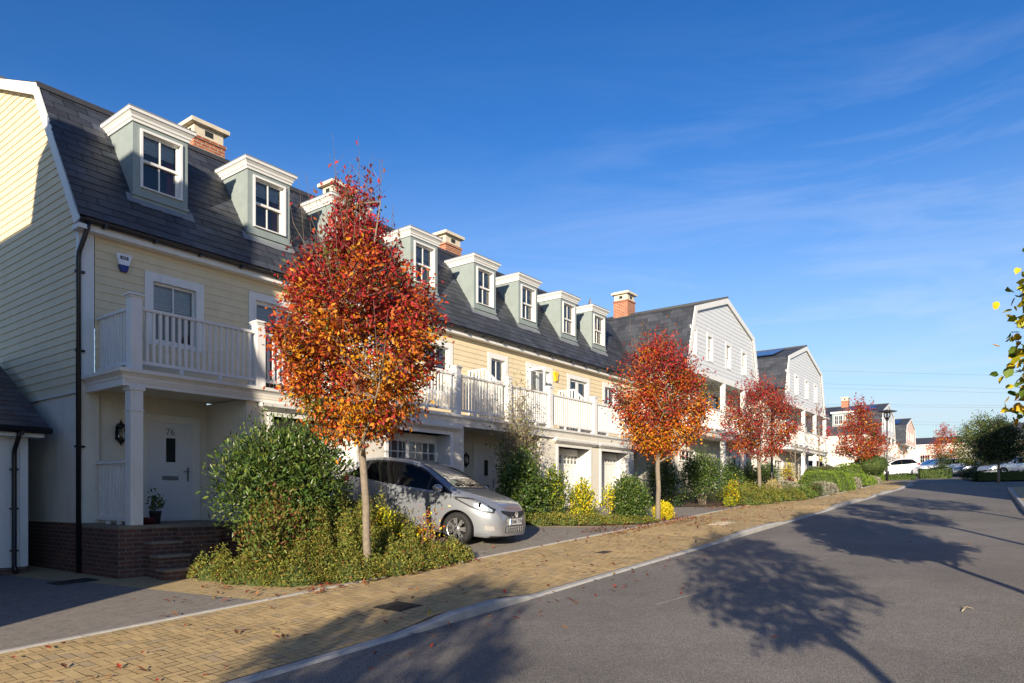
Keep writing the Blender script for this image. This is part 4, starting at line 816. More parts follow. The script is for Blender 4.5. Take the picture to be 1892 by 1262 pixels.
def tree(name, at, H, cb, Rr, label, env, palf, nend, nleaf, lsize, seed, group=None, cat='tree', tr=.075, bark='bark', wisps=0, spread=.13, shape='leaf', asp=.5, mat='leaf', droop=.25, stake=False, lean=(0, 0), limbs=9, twigr=.006):
    """trunk with rising limbs and twigs; a crown of leaf clusters on the twig ends inside a lumpy envelope env = [(height fraction, radius fraction)]"""
    rg = np.random.default_rng(seed); rn = random.Random(seed); root = Root(name, at, label, cat, group)
    mb = MB(); top = cb+(H-cb)*.72; cl = H-cb
    path = [Vector((0, 0, -.1))]; n = 9
    for k in range(1, n+1): f = k/n; path.append(Vector((lean[0]*f+(.012*math.sin(k*1.7+seed)), lean[1]*f+.012*math.cos(k*2.3+seed), top*f)))
    mb.tube(path, [tr*1.25]+[tr*(1-.22*k/n) if path[k].z < cb else tr*.8*(1-.85*(path[k].z-cb)/(top-cb+.01))+.006 for k in range(1, n+1)], 10)
    nodes_ = []
    for q in range(limbs):
        f = q/(limbs-1); z0 = cb-.32+cl*.45*f; an = q*2.4+seed; L = Rr*(.95-.35*f)*rn.uniform(.75, 1.05); rise = cl*rn.uniform(.22, .5); b = Vector((lean[0]*z0/top, lean[1]*z0/top, z0)); pp = [b]
        for k in range(1, 7):
            g = k/6; pp.append(b+Vector((math.cos(an+.2*g)*L*g**.8, math.sin(an+.2*g)*L*g**.8, rise*g**1.25))+Vector((rn.uniform(-.04, .04), rn.uniform(-.04, .04), 0)))
        mb.tube(pp, [tr*.42*(1-.8*k/6)+.004 for k in range(7)], 6); nodes_ += pp[1:]
    nodes_ += [p for p in path if p.z > cb]
    ND = np.array([tuple(p) for p in nodes_]); ends = []
    lob = rg.normal(size=(14, 3)); lob /= np.linalg.norm(lob, axis=1, keepdims=True); la = rg.uniform(-.34, .30, 14)
    while len(ends) < nend:
        h = rg.random(); e = interp(h, env)
        if rg.random() > e**1.2+.06: continue
        an = rg.random()*2*math.pi; r = e*(rg.random()**.42); d = np.array([math.cos(an), math.sin(an), (h-.5)*1.3]); d /= np.linalg.norm(d); r *= 1+float((la*np.maximum(0, lob@d)**4).sum())
        ends.append((math.cos(an)*r*Rr+lean[0], math.sin(an)*r*Rr+lean[1], cb+h*cl))
    E_ = np.array(ends); PS, DS, CS, SS = [], [], [], []
    for k in range(len(E_)):
        e = E_[k]; w = np.linalg.norm((ND-e)*np.array([1, 1, .8]), axis=1)+np.where(ND[:, 2] > e[2]+.1, 1.5, 0); s = ND[w.argmin()]
        v = e-s; mid = s+v*.5+np.array([0, 0, -.12*np.linalg.norm(v)]); mb.tube([s, mid, e], [twigr*1.6, twigr*1.2, twigr*.6], 3, caps=False)
        m = max(3, int(nleaf*rg.uniform(.6, 1.4))); f = rg.uniform(.35, 1.12, (m, 1)); q = s*(1-f)**2+2*mid*f*(1-f)+e*f*f; q = q+rg.normal(scale=spread, size=(m, 3))*np.array([1, 1, .8])
        out = q-np.array([lean[0], lean[1], cb+cl*.35]); out /= np.linalg.norm(out, axis=1, keepdims=True)+1e-6; d = out*.7+rg.normal(scale=.55, size=(m, 3))+np.array([0, 0, -droop]); h = float(np.clip((e[2]-cb)/cl, 0, 1))
        PS.append(q); DS.append(d); c = pick(rg, palf(h, (e[0]-lean[0])/Rr, (e[1]-lean[1])/Rr, rg), 1).repeat(m, 0) if rg.random() < .55 else pick(rg, palf(h, e[0]/Rr, e[1]/Rr, rg), m); CS.append(shade(rg, c)); SS.append(rg.uniform(.7, 1.2, m)*lsize)
    for k in range(wisps):   # long bare shoots above the crown with a few hanging leaves
        an = rg.random()*6.28; r = Rr*.62*rg.random()**.7; z = cb+cl*rg.uniform(.55, .86); h = cl*rg.uniform(.14, .34)*(1.15-r/Rr*.5); lx, ly = lean[0]*.8, lean[1]*.8; a = Vector((math.cos(an)*r*.7+lx, math.sin(an)*r*.7+ly, z-.5)); b = Vector((math.cos(an)*r+lx, math.sin(an)*r+ly, z)); c = b+Vector((math.cos(an)*.10+rn.uniform(-.1, .1), math.sin(an)*.14, h))
        mb.tube([a, b, b.lerp(c, .5)+Vector((.015, .01, 0)), c], [.006, .0045, .0035, .002], 3, caps=False)
        for j in range(3): f = rn.uniform(.25, .8); p = b.lerp(c, f); mb.tube([p, p+Vector((rn.uniform(-.2, .2), rn.uniform(-.2, .2), rn.uniform(.08, .3)))], [.0028, .0015], 3, caps=False)
        m = rn.choice((1, 2, 3, 5)); f = rg.uniform(.2, 1, (m, 1)); q = np.array(b)*(1-f)+np.array(c)*f+rg.normal(scale=.035, size=(m, 3)); PS.append(q); DS.append(rg.normal(scale=.4, size=(m, 3))+np.array([0, 0, -1.])); CS.append(shade(rg, pick(rg, [(DRED, 3), (BRN, 4), (RED, 2)], m))); SS.append(np.full(m, lsize*1.15))
    mb.build('trunk', bark, root, raw=True, recalc=False)
    if stake:
        mb = MB(); mb.tube([(.12, 0, -.1), (.12, 0, .62)], .035, 8); mb.box(-.03, .15, -.02, .02, .48, .54); mb.build('stake', 'straw', root, raw=True)
    leaves('crown', np.concatenate(PS), np.concatenate(DS), np.concatenate(SS), np.concatenate(CS), mat, root, shape=shape, asp=asp)
    return root
def bush(name, at, rx, ry, h, label, pal, n, lsize, seed, cat='shrub', group=None, mat='gloss_leaf', lumps=9, stems=7, up=.35, asp=.42, twig='dark_bark', loose=.25, base=.0, core=None, spiky=0):
    """leaf shell made of many overlapping lobes round a few stems; leaves also fill the inside"""
    n = int(n*(1 if n > 9000 else 1.9)); rg = np.random.default_rng(seed); rn = random.Random(seed); root = Root(name, at, label, cat, group); L = []
    for k in range(lumps):
        an = k*2.4+seed; f = math.sqrt((k+.5)/lumps); z = base+(1-base)*(.30+.42*(1-f*f)*rn.uniform(.75, 1.2)); L.append((math.cos(an)*f*.62, math.sin(an)*f*.62, min(z, .74), rn.uniform(.34, .46)))
    L.append((0, 0, .55, .48)); PS, DS, CS, SS = [], [], [], []; tot = sum(q[3]**2 for q in L)
    for x, y, z, r in L:
        m = int(n*r*r/tot); d = rg.normal(size=(m, 3)); d /= np.linalg.norm(d, axis=1, keepdims=True); rr = r*(rg.random((m, 1))**.35)*(1+rg.normal(scale=loose*.5, size=(m, 1)))
        q = (np.array([x, y, z])+d*rr)*np.array([rx, ry, h]); q[:, 2] = np.abs(q[:, 2]-.02)+.02; PS.append(q); DS.append(d*.6+rg.normal(scale=.5, size=(m, 3))+np.array([0, 0, up])); t = rg.random(); c = pick(rg, pal, m)
        CS.append(shade(rg, c, .3)); SS.append(rg.uniform(.65, 1.25, m)*lsize)
    mb = MB()
    for k in range(spiky):      # shoots standing out of the outline
        x, y, z, r = L[k % len(L)]; d = np.array([rn.uniform(-1, 1), rn.uniform(-1, 1), rn.uniform(.2, 1.3)]); d /= np.linalg.norm(d); a = np.array([x, y, z])*np.array([rx, ry, h]); b = a+d*np.array([rx, ry, h])*r*rn.uniform(.95, 1.45)
        mb.tube([a, b], [.006, .003], 3, caps=False); m = 9; f = rg.uniform(.45, 1.05, (m, 1)); PS.append(a*(1-f)+b*f+rg.normal(scale=lsize*.5, size=(m, 3))); DS.append(np.repeat(d[None], m, 0)+rg.normal(scale=.6, size=(m, 3))); CS.append(shade(rg, pick(rg, pal, m), .3)); SS.append(np.full(m, lsize))
    for k in range(stems):
        x, y, z, r = L[k % len(L)]; a = Vector((x*rx*.22, y*ry*.22, -.05)); b = Vector((x*rx, y*ry, z*h)); mb.tube([a, a.lerp(b, .5)+Vector((rn.uniform(-.06, .06), rn.uniform(-.06, .06), .03)), b], [.022, .016, .006], 5)
        for j in range(3): c = a.lerp(b, rn.uniform(.5, .95)); mb.tube([c, c+Vector((rn.uniform(-1, 1)*rx*.3, rn.uniform(-1, 1)*ry*.3, rn.uniform(.1, .35)*h))], [.007, .003], 3, caps=False)
    mb.build('stem', twig, root, raw=True, recalc=False)
    leaves('foliage', np.concatenate(PS), np.concatenate(DS), np.concatenate(SS), np.concatenate(CS), mat, root, asp=asp)
    return root
def mound(name, at, pts, label, pal, n, lsize, seed, cat='hedge', group=None, mat='leaf', core='hedge_core'):
    """clipped dome hedge: pts = (dx, dy, rx, ry, h) domes in the street frame, a core and a skin of tiny upright leaves"""
    rg = np.random.default_rng(seed); root = Root(name, at, label, cat, group); mb = MB(); PS, DS = [], []; area = sum((a[2]+a[3])*a[4] for a in pts)
    for dx, dy, rx, ry, h in pts:
        m = int(n*(rx+ry)*h/area); u_ = rg.random(m); an = rg.random(m)*2*math.pi; ph = np.arccos(1-u_*1.12); st_ = np.sin(ph)**.75; d = np.stack([np.cos(an)*st_, np.sin(an)*st_, np.sign(np.cos(ph))*np.abs(np.cos(ph))**.8], 1)
        w = 1+.035*np.sin(d[:, :1]*9+seed)+.035*np.sin(d[:, 1:2]*11+2)+rg.normal(scale=.02, size=(m, 1)); q = d*w*np.array([rx, ry, h*.94])+np.array([dx, dy, .04]); q[:, 2] = np.maximum(q[:, 2], .01); PS.append(q); DS.append(d*.6+np.array([0, 0, .5])+rg.normal(scale=.35, size=(m, 3)))
        prof = [(math.sin(a)**.75*.93, math.cos(a)**.8*.88) for a in np.linspace(math.pi/2, .02, 9)]; mb.f = lambda x, y, z: (dx+x*rx, dy+y*ry, z*h); mb.lathe((0, 0, 0), [(prof[0][0], -.1)]+prof, 20)
    mb.f = None; mb.build('inner_branches', core, root, raw=True); P = np.concatenate(PS)
    leaves('foliage', P, np.concatenate(DS), rg.uniform(.7, 1.3, len(P))*lsize, shade(rg, pick(rg, pal, len(P)), .25), mat, root)
    return root
mottled('hedge_core', (.05, .075, .018), .95, .4, 14); mottled('grey_core', (.12, .12, .09), .95, .4, 14)
G1, G2, G3, G4 = (.055, .105, .022), (.085, .14, .028), (.035, .07, .018), (.14, .18, .03); YG, YY = (.42, .42, .02), (.66, .52, .02)
GREEN = [(G1, 4), (G2, 4), (G3, 3), (G4, 1)]; YELLOW = [(YY, 3), (YG, 4), (G4, 3)]
# the street trees in autumn colour
ENV1 = [(0, .22), (.05, .60), (.16, .80), (.34, .98), (.48, 1.0), (.60, .84), (.70, .55), (.80, .32), (.90, .17), (1, .06)]
ENV2 = [(0, .3), (.08, .72), (.22, .92), (.42, 1.0), (.6, .92), (.75, .72), (.88, .42), (1, .12)]
def pal1(h, x, y, rg):
    k = float(np.clip(h*1.55-.24+rg.normal(scale=.20), 0, 1)); return [(RED, .15+1.7*k), (DRED, .05+.9*k), (ORG, 1.1-.6*k), (YEL, max(.02, .95-1.3*k)), (GRN, .16), (BRN, .12)]
def pal2(h, x, y, rg):
    k = float(np.clip(h*1.1+rg.normal(scale=.2), 0, 1)); return [(RED, 1.0+.8*k), (DRED, .7+.8*k), (ORG, .9-.5*k), (YEL, max(.02, .28-.4*k)), (GRN, .08), (BRN, .25)]
GT = 'autumn street trees along the left pavement'
tree('autumn_tree', (2.45, 4.85, G(2.45, 4.85)), 6.42, 2.28, 1.60, 'tall red, orange and yellow tree in the nearest bed, before the silver hatchback', ENV1, pal1, 620, 54, .082, 4, GT, tr=.066, wisps=50, spread=.125, lean=(-.22, .19))
tree('autumn_tree', (13.10, 4.95, G(13.1, 4.95)), 5.35, 2.0, 1.28, 'orange and red tree standing beside the round yellow shrub', ENV2, lambda h, x, y, rg: pal1(h*.95+.06, x, y, rg), 520, 42, .09, 5, GT, tr=.07, wisps=30, spread=.15)
tree('autumn_tree', (22.84, 4.7, G(22.84, 4.7)), 4.85, 1.72, 1.52, 'dark red spreading tree in front of the first white veranda', ENV2, pal2, 400, 29, .092, 6, GT, tr=.075, wisps=24, spread=.17)
tree('autumn_tree', (42.2, 4.7, G(42.2, 4.7)), 5.2, 1.45, 1.62, 'rusty orange tree behind the dome hedges next to the clipped ball bush', [(0, .35), (.1, .95), (.25, 1.0), (.45, .8), (.65, .55), (.85, .28), (1, .1)], lambda h, x, y, rg: pal2(h*.4, x, y, rg), 320, 22, .13, 7, GT, tr=.06, wisps=8, spread=.18)
tree('autumn_tree', (37.6, 3.4, G(37.6, 3.4)), 4.7, 2.2, .85, 'thin sparse tree with a few red leaves by the second veranda', ENV2, pal2, 34, 7, .12, 8, GT, tr=.04, wisps=4, spread=.13, limbs=6)
tree('autumn_tree', (27.9, 4.7, G(27.9, 4.7)), 3.4, 1.5, .55, 'young almost leafless sapling tied to a short stake', ENV2, pal2, 12, 2, .1, 9, GT, tr=.022, wisps=3, stake=True, limbs=5)
tree('autumn_tree', (70, 1.6, G(70, 1.6)), 3.9, 1.5, 1.7, 'small thin pinkish tree right of the street lamp', ENV2, lambda h, x, y, rg: [(BRN, 2), (ORG, 2), (RED, .6)], 60, 10, .16, 10, GT, tr=.05, spread=.2)
tree('autumn_tree', (62, 1.8, G(62, 1.8)), 3.6, 1.3, 1.1, 'small orange tree hidden behind the street lamp post', ENV2, lambda h, x, y, rg: [(ORG, 3), (RED, 1), (YEL, 1)], 60, 12, .16, 11, GT, tr=.05, spread=.2)
tree('autumn_tree', (80, 5.5, G(80, 5.5)), 5.2, 1.2, 1.75, 'distant bright red and orange tree before the brown brick house', [(0, .35), (.12, .95), (.25, 1), (.5, .72), (.75, .42), (1, .12)], lambda h, x, y, rg: [(RED, .6+h*1.5), (ORG, 1.6-h), (YEL, .35*(1-h))], 190, 18, .17, 12, GT, tr=.06, wisps=4, spread=.22)
# green trees on the right, far side of the junction
DG = [((.026, .046, .016), 3), ((.042, .066, .022), 3), ((.075, .095, .03), 2)]  # dark greens, taken darker still for the shade over tree and hedge
tree('green_tree', (41.7, 11.75, G(41.7, 11.75)), 3.7, 1.35, 1.3, 'dark green round tree with its trunk before the silver car', [(0, .5), (.1, .9), (.3, 1), (.55, .85), (.8, .5), (1, .1)], lambda h, x, y, rg: DG, 420, 22, .12, 21, 'green trees across the junction', tr=.06, mat='leaf', spread=.18)
tree('green_tree', (60.5, 9.9, G(60.5, 9.9)), 4.9, 1.0, 2.0, 'sunlit yellow-green tree left of the dark round tree', [(0, .5), (.1, .9), (.3, 1), (.55, .85), (.8, .5), (1, .1)], lambda h, x, y, rg: [((.10, .13, .035), 3), ((.16, .18, .05), 2), (G1, 2)], 380, 22, .16, 22, 'green trees across the junction', tr=.08, spread=.25)
tree('green_tree', (52.5, 14.0, G(52.5, 14.0)), 4.6, 1.0, 2.0, 'dark bushy tree at the right edge behind the lime leaves', [(0, .5), (.1, .9), (.3, 1), (.55, .85), (.8, .5), (1, .1)], lambda h, x, y, rg: DG, 260, 22, .15, 23, 'green trees across the junction', tr=.08, spread=.22)
# lime trees along the right pavement: only leaves of one reach the frame, all throw shadows on the road
LM = lambda h, x, y, rg: [((.62, .44, .02), 3), ((.38, .36, .02), 3), ((.10, .16, .02), 4), ((.70, .36, .02), 1)]
ENVL = [(0, .5), (.12, .95), (.35, 1), (.6, .9), (.82, .6), (1, .2)]
for k, (s, t, H, cb, r, lb, ne) in enumerate(((3.44, 14.72, 4.95, 1.75, 1.48, 'yellow and green lime tree whose leaves hang in at the right edge', 1150), (-5.03, 15.74, 5.7, 2.4, 1.3, 'lime tree beside the camera whose shadow lies in the near road', 300), (9.04, 14.67, 5.0, 2.2, 1.35, 'lime tree on the right pavement beyond the frame', 280),
        (14.3, 14.9, 5.0, 2.2, 1.3, 'lime tree further along the right pavement', 240), (-13.6, 14.5, 5.75, 2.6, 1.6, 'lime tree on the right pavement behind the camera', 560))):
    tree('lime_tree', (s, t, G(s, t)), H, cb, r, lb, ENVL, LM, ne, 13, .082, 31+k, 'lime trees along the right pavement', lean=(-.19, .41) if k == 1 else (0, 0), tr=.065, shape='heart', spread=.10, droop=.5)

# ------------------------------------------------------------------ shrubs and hedges
def at(s, t, dz=0): return (s, t, G(s, t)+dz)
bush('evergreen_shrub', at(2.35, 2.75), 1.5, 1.35, 2.24, 'large broadleaf evergreen shrub between the porch steps and the silver hatchback', GREEN+[(G4, 2)], 15000, .10, 1, lumps=15, stems=9, spiky=60, asp=.36, base=.36)
bush('reddish_shrub', at(1.6, 3.65), 1.0, .75, 1.3, 'low shrub with reddish bronze tips below the big evergreen shrub', [((.17, .055, .035), 1.5), ((.16, .17, .03), 4), (G2, 4), ((.24, .13, .03), 1.2)], 3400, .075, 2, lumps=8, spiky=22, mat='leaf')
bush('yellow_shrub', at(3.62, 3.95), .50, .45, .86, 'bright yellow leaved shrub right of the tall tree trunk', YELLOW, 1100, .07, 3, lumps=8, spiky=14, mat='leaf')
bush('yellow_shrub', at(4.05, 4.3), .36, .3, .55, 'small low yellow shrub just before the front wheel', YELLOW, 500, .065, 13, lumps=6, spiky=6, mat='leaf')
bush('orange_sapling', at(4.2, 4.5), .38, .34, .95, 'spindly orange and yellow sapling before the hatchback door', [(ORG, 3), (YY, 3), (BRN, 2)], 130, .075, 4, lumps=7, stems=9, loose=.6, mat='leaf', twig='bark')
def ground_cover(name, pts, n, pal, seed, label, lsize=.042, core='hedge_core', cat='ground cover'):
    """low spreading planting over a bed: pts = (s, t, r, h) overlapping cushions blended into one ragged surface"""
    rg = np.random.default_rng(seed); c = pts[0]; root = Root(name, at(c[0], c[1]), label, cat); mb = MB(); A = np.array(pts); k = rg.choice(len(A), n, p=A[:, 2]**2/(A[:, 2]**2).sum())
    a = rg.random(n)*6.283; rr = np.sqrt(rg.random(n))*1.12; S = A[k, 0]+np.cos(a)*rr*A[k, 2]; T = A[k, 1]+np.sin(a)*rr*A[k, 2]
    d2 = ((S[:, None]-A[:, 0])**2+(T[:, None]-A[:, 1])**2)/(A[:, 2]*1.14)**2; Hm = (A[:, 3]*np.sqrt(np.clip(1-d2, 0, 1))).max(1)*(1+.22*np.sin(S*5.1+seed)*np.sin(T*6.3)+.16*np.sin(S*13+T*9))
    z = Hm*(rg.random(n)**.42)*(1+rg.normal(scale=.10, size=n))+np.where(rg.random(n) < .05, rg.random(n)*.14, 0)+.015; gz = np.array([G(x, y) for x, y in zip(S, T)])
    P = np.stack([S-c[0], -(T-c[1]), gz+z-root.at[2]], 1); D = np.stack([np.cos(a)*rr*.6, -np.sin(a)*rr*.6, .45+0*a], 1)+rg.normal(scale=.7, size=(n, 3))
    for s, t, r, h in pts: mb.lathe((s, t, G(s, t)-.1), [(r*.80, 0), (r*.70, h*.34+.1), (r*.5, h*.52+.1), (r*.25, h*.62+.1), (.02, h*.64+.1)], 12)
    mb.build('inner_branches', core, root)
    tone = (.5+.5*np.sin(S*3.1+seed)*np.cos(T*2.7))[:, None]; cl = pick(rg, pal, n); leaves('foliage', P, D, rg.uniform(.55, 1.45, n)*lsize, shade(rg, cl*(.85+.3*tone), .35), 'leaf', root, asp=.5)
    return root
COT = [((.16, .185, .035), 5), ((.11, .14, .028), 4), ((.24, .225, .04), 3.5), ((.26, .16, .045), .8), ((.22, .07, .03), .4), ((.32, .28, .055), 1)]
ground_cover('ground_cover', [(1.55, 4.15, .62, .42), (2.2, 4.6, .62, .36), (2.9, 4.8, .55, .34), (3.55, 4.75, .55, .36), (4.15, 4.80, .48, .34), (4.55, 4.85, .34, .28), (1.15, 3.4, .5, .42), (1.05, 2.7, .42, .40), (2.3, 3.9, .75, .80), (3.0, 3.9, .7, .84), (3.8, 4.0, .6, .66), (1.75, 3.7, .6, .62), (3.0, 3.2, .8, 1.0), (3.9, 3.3, .7, .85), (1.3, 3.8, .5, .45)], 62000, COT, 6, 'low spreading olive green ground cover filling the nearest bed')
bush('evergreen_shrub', at(9.85, 2.55), .95, .85, 1.72, 'tall dark evergreen shrub against the front of the silver hatchback', GREEN, 3600, .10, 5, lumps=11, spiky=26)
bush('evergreen_shrub', at(10.75, 2.95), .6, .6, 1.45, 'green shrub with yellowing tips left of the yellow one', GREEN+[(YG, 2.5), (G4, 2)], 1700, .09, 15, lumps=9, spiky=18)
bush('yellow_shrub', at(11.5, 3.4), .58, .5, 1.10, 'yellow shrub before the white garage doors', YELLOW+[(G2, 1)], 1300, .09, 6, lumps=8, spiky=16, mat='leaf')
bush('yellow_sapling', at(11.9, 4.05), .30, .28, 1.08, 'thin yellow sapling with a bare stem before the white pier', YELLOW, 170, .09, 7, lumps=7, stems=4, loose=.5, base=.35, mat='leaf', twig='bark')
bush('evergreen_shrub', at(12.9, 4.15), .92, .72, 1.25, 'wide rounded green shrub left of the second tree trunk', GREEN+[(G4, 2)], 3600, .09, 8, lumps=12, spiky=36)
bush('yellow_ball_shrub', at(13.75, 4.8), .44, .38, .52, 'small round golden yellow shrub at the pavement edge', [(YY, 6), (YG, 2)], 1500, .075, 9, lumps=9, stems=3, mat='leaf')
ground_cover('ground_cover', [(9.95, 3.0, .5, .32), (10.6, 3.4, .5, .3), (11.3, 3.8, .45, .26), (11.9, 4.2, .45, .2), (12.5, 4.55, .35, .16), (13.0, 4.75, .3, .14)], 7000, COT, 16, 'low green ground cover at the foot of the yellow shrub', .05)
bush('evergreen_shrub', at(17.9, 2.9), .85, .8, 1.75, 'dark shadowy shrub in the gap beside the second tree trunk', [(G3, 4), (G1, 2), (YG, .5)], 2000, .10, 17, lumps=9, spiky=18)
bush('evergreen_shrub', at(19.35, 3.75), 1.12, .95, 1.78, 'big rounded green shrub with bare stems before the first white porch', GREEN, 4300, .09, 10, lumps=14, stems=11, base=.22, spiky=26, twig='bark')
bush('yellow_shrub', at(20.2, 4.55), .42, .35, .85, 'yellowing shrub right of the big rounded shrub', [(YG, 3), (G4, 3), (YY, 1.5), (ORG, .6)], 800, .08, 11, lumps=7, spiky=10, mat='leaf')
bush('yellow_shrub', at(19.3, 4.75), .3, .25, .35, 'tiny lime yellow shrub at the foot of the bare stems', [(YG, 3), (G4, 3)], 420, .07, 12, lumps=6, mat='leaf')
ground_cover('ground_cover', [(20.7, 5.0, .6, .5), (21.6, 5.2, .6, .5), (22.5, 5.3, .6, .45), (23.4, 5.6, .65, .5), (21.4, 4.3, .7, .6), (22.6, 4.5, .7, .6)], 16000, COT+[((.14, .20, .03), 4)], 18, 'olive ground cover round the foot of the third tree', .055)
bush('grass_tuft', at(23.0, 5.15), .55, .45, .75, 'straw coloured grassy clump before the third tree', [((.42, .33, .17), 3), ((.30, .26, .12), 2)], 700, .16, 19, lumps=6, asp=.10, up=1.2, mat='litter', cat='grass clump')
bush('evergreen_shrub', at(24.2, 3.1), .75, .7, 1.4, 'dark rounded shrub right behind the third tree trunk', GREEN, 1700, .09, 20, lumps=9)
bush('evergreen_shrub', at(26.6, 3.0), .8, .7, 1.25, 'mid green shrub left of the slim lamp post', GREEN+[(G4, 2)], 1500, .09, 24, lumps=9)
bush('evergreen_shrub', at(31.5, 2.3), 1.4, .9, 1.15, 'long low green shrub beneath the second veranda', GREEN+[((.16, .10, .03), 1)], 2200, .09, 25, lumps=10)
bush('yellow_shrub', at(34.3, 2.6), .6, .6, 1.25, 'yellow flowered bushy plant beside the second veranda post', [(YY, 3), (G4, 3), (BRN, 2)], 700, .09, 26, lumps=8, mat='leaf')
bush('yellow_shrub', at(27.4, 3.9), .55, .4, .55, 'low golden shrub between the lamp post and the grey mounds', [(YY, 4), (YG, 3)], 500, .08, 27, lumps=7, mat='leaf')
bush('burgundy_shrub', at(25.9, 5.0), .36, .34, .8, 'dark burgundy leaved shrub among the grey mounds', [((.12, .02, .03), 3), ((.18, .04, .035), 2), ((.07, .02, .02), 2)], 800, .07, 28, lumps=7, mat='leaf')
ground_cover('ground_cover', [(24.2, 5.85, .5, .5), (24.9, 5.95, .45, .42)], 2400, [((.12, .17, .03), 4), (G2, 3), (G4, 2)], 29, 'bright green cushion at the pavement edge below the burgundy shrub', .055)
bush('evergreen_shrub', at(26.0, 6.0), .62, .45, .55, 'low dark green shrub at the pavement edge before the grey mounds', [(G3, 3), (G1, 3), (BRN, .8)], 1100, .07, 30, lumps=8)
GRY = [((.30, .30, .22), 3), ((.22, .22, .17), 3), ((.36, .33, .24), 2), ((.20, .13, .10), 1)]
mound('grey_mound', at(25.2, 5.0), [(0, 0, .75, .6, .62), (1.0, -.1, .6, .5, .5)], 'pale grey lavender mound left of the burgundy shrub', GRY, 1700, .09, 31, 'shrub', 'grey lavender mounds', core='grey_core')
mound('grey_mound', at(27.6, 5.95), [(0, 0, .85, .55, .52), (1.0, .05, .6, .5, .45)], 'grey lavender mound touching the pavement beside the lime green dome hedge', GRY, 1700, .09, 32, 'shrub', 'grey lavender mounds', core='grey_core')
mound('grey_mound', at(33.1, 6.05), [(0, 0, .7, .42, .55)], 'grey mound between the two lime green dome hedges', GRY, 900, .1, 33, 'shrub', 'grey lavender mounds', core='grey_core')
mound('grey_mound', at(38.6, 6.0), [(0, 0, .8, .45, .4)], 'small grey mound at the far end of the low lime hedge', GRY, 700, .1, 34, 'shrub', 'grey lavender mounds', core='grey_core')
LIME = [((.15, .23, .03), 4), ((.20, .28, .035), 3), ((.10, .17, .025), 3)]
mound('dome_hedge', at(30.2, 5.6), [(-.9, .2, 1.2, .9, .95), (.6, 0, 1.1, .85, .98), (1.4, -.2, .9, .7, .9)], 'largest lime green dome hedge at the pavement edge', LIME, 9000, .06, 35, group='lime green dome hedges')
mound('dome_hedge', at(36.3, 5.7), [(-1.3, 0, 1.1, .7, .55), (0, 0, 1.1, .7, .6), (1.3, 0, 1.0, .7, .55)], 'low long lime green hedge under the rusty orange tree', LIME, 5000, .07, 36, group='lime green dome hedges')
mound('dome_hedge', at(44.0, 4.6), [(0, 0, 1.5, 1.1, 1.3), (-1.7, .6, 1.3, 1.0, 1.1)], 'rounded lime green hedge at the street corner behind the clipped ball bush', LIME, 4500, .09, 37, group='lime green dome hedges')
mound('dark_hedge', at(39.2, 3.3), [(-1.5, 0, 1.2, .7, .9), (0, 0, 1.2, .7, .95), (1.4, 0, 1.1, .7, .9)], 'dull green hedge with brown twigs left of the clipped ball bush', [(G1, 3), ((.10, .11, .03), 3), ((.12, .08, .04), 2)], 3500, .09, 38)
def topiary(name, a, h, rx, rz, label):
    r = Root(name, a, label, 'topiary'); mb = MB()
    for dx in (-.16, .0, .15): mb.tube([(dx*.8, .02, -.1), (dx, 0, h*.5), (dx*.4, 0, h-rz)], .035, 6)
    mb.build('stem', 'bark', r, raw=True, recalc=False); rg = np.random.default_rng(40); n = 3600; d = rg.normal(size=(n, 3)); d /= np.linalg.norm(d, axis=1, keepdims=True); P = d*np.array([rx, rx, rz])*(rg.random((n, 1))**.2)*(1+rg.normal(scale=.035, size=(n, 1)))+np.array([0, 0, h-rz])
    mb = MB(); mb.f = lambda x, y, z: (x*rx*.88, y*rx*.88, z*rz*.88+h-rz); mb.lathe((0, 0, 0), [(math.sin(k*math.pi/12)+.001, math.cos(k*math.pi/12)) for k in range(13)], 18); mb.build('inner_branches', 'hedge_core', r, raw=True)
    leaves('foliage', P, d+rg.normal(scale=.5, size=(n, 3)), rg.uniform(.6, 1.3, n)*.085, shade(rg, pick(rg, [(G1, 3), (G3, 3), (G2, 2), ((.10, .11, .04), 1)], n), .3), 'gloss_leaf', r)
topiary('clipped_bush', at(42.8, 5.2, -.05), 1.75, .98, .66, 'clipped flattened ball bush on bare stems before the rusty orange tree')
# hedges across the junction
def box_hedge(name, s0, s1, t0, t1, h, label, pal, n, lsize, seed, group=None):
    rg = np.random.default_rng(seed); r = Root(name, at((s0+s1)/2, (t0+t1)/2), label, 'hedge', group); mb = MB(); z = r.at[2]; mb.box(s0+.1, s1-.1, t0+.1, t1-.1, z-.4, z+h-.1); mb.build('inner_branches', 'hedge_core', r)
    u_ = rg.uniform(-1, 1, (n, 3)); ax = rg.choice(3, n, p=[.3, .45, .25]); sg = rg.choice([-1, 1], n); u_[np.arange(n), ax] = np.where(ax == 2, 1, sg); P = (u_*(1+rg.normal(scale=.03, size=(n, 1))))*np.array([(s1-s0)/2, (t1-t0)/2, h/2])+np.array([0, 0, h/2]); P[:, 2] += .06*np.sin(P[:, 1]*3); D = u_.copy()
    leaves('foliage', P*np.array([1, -1, 1]), D+rg.normal(scale=.6, size=(n, 3)), rg.uniform(.6, 1.3, n)*lsize, shade(rg, pick(rg, pal, n), .3), 'leaf', r)
box_hedge('box_hedge', 46.5, 48.0, 10.4, 19.5, .62, 'dark low hedge in front of the silver car on the right', DG+[(G1, 1)], 4200, .10, 50, 'dark hedges across the junction')
box_hedge('box_hedge', 55.5, 57, 6.2, 8.2, .75, 'square dark hedge in front of the white estate car', DG+[(G1, 2)], 1500, .12, 51, 'dark hedges across the junction')
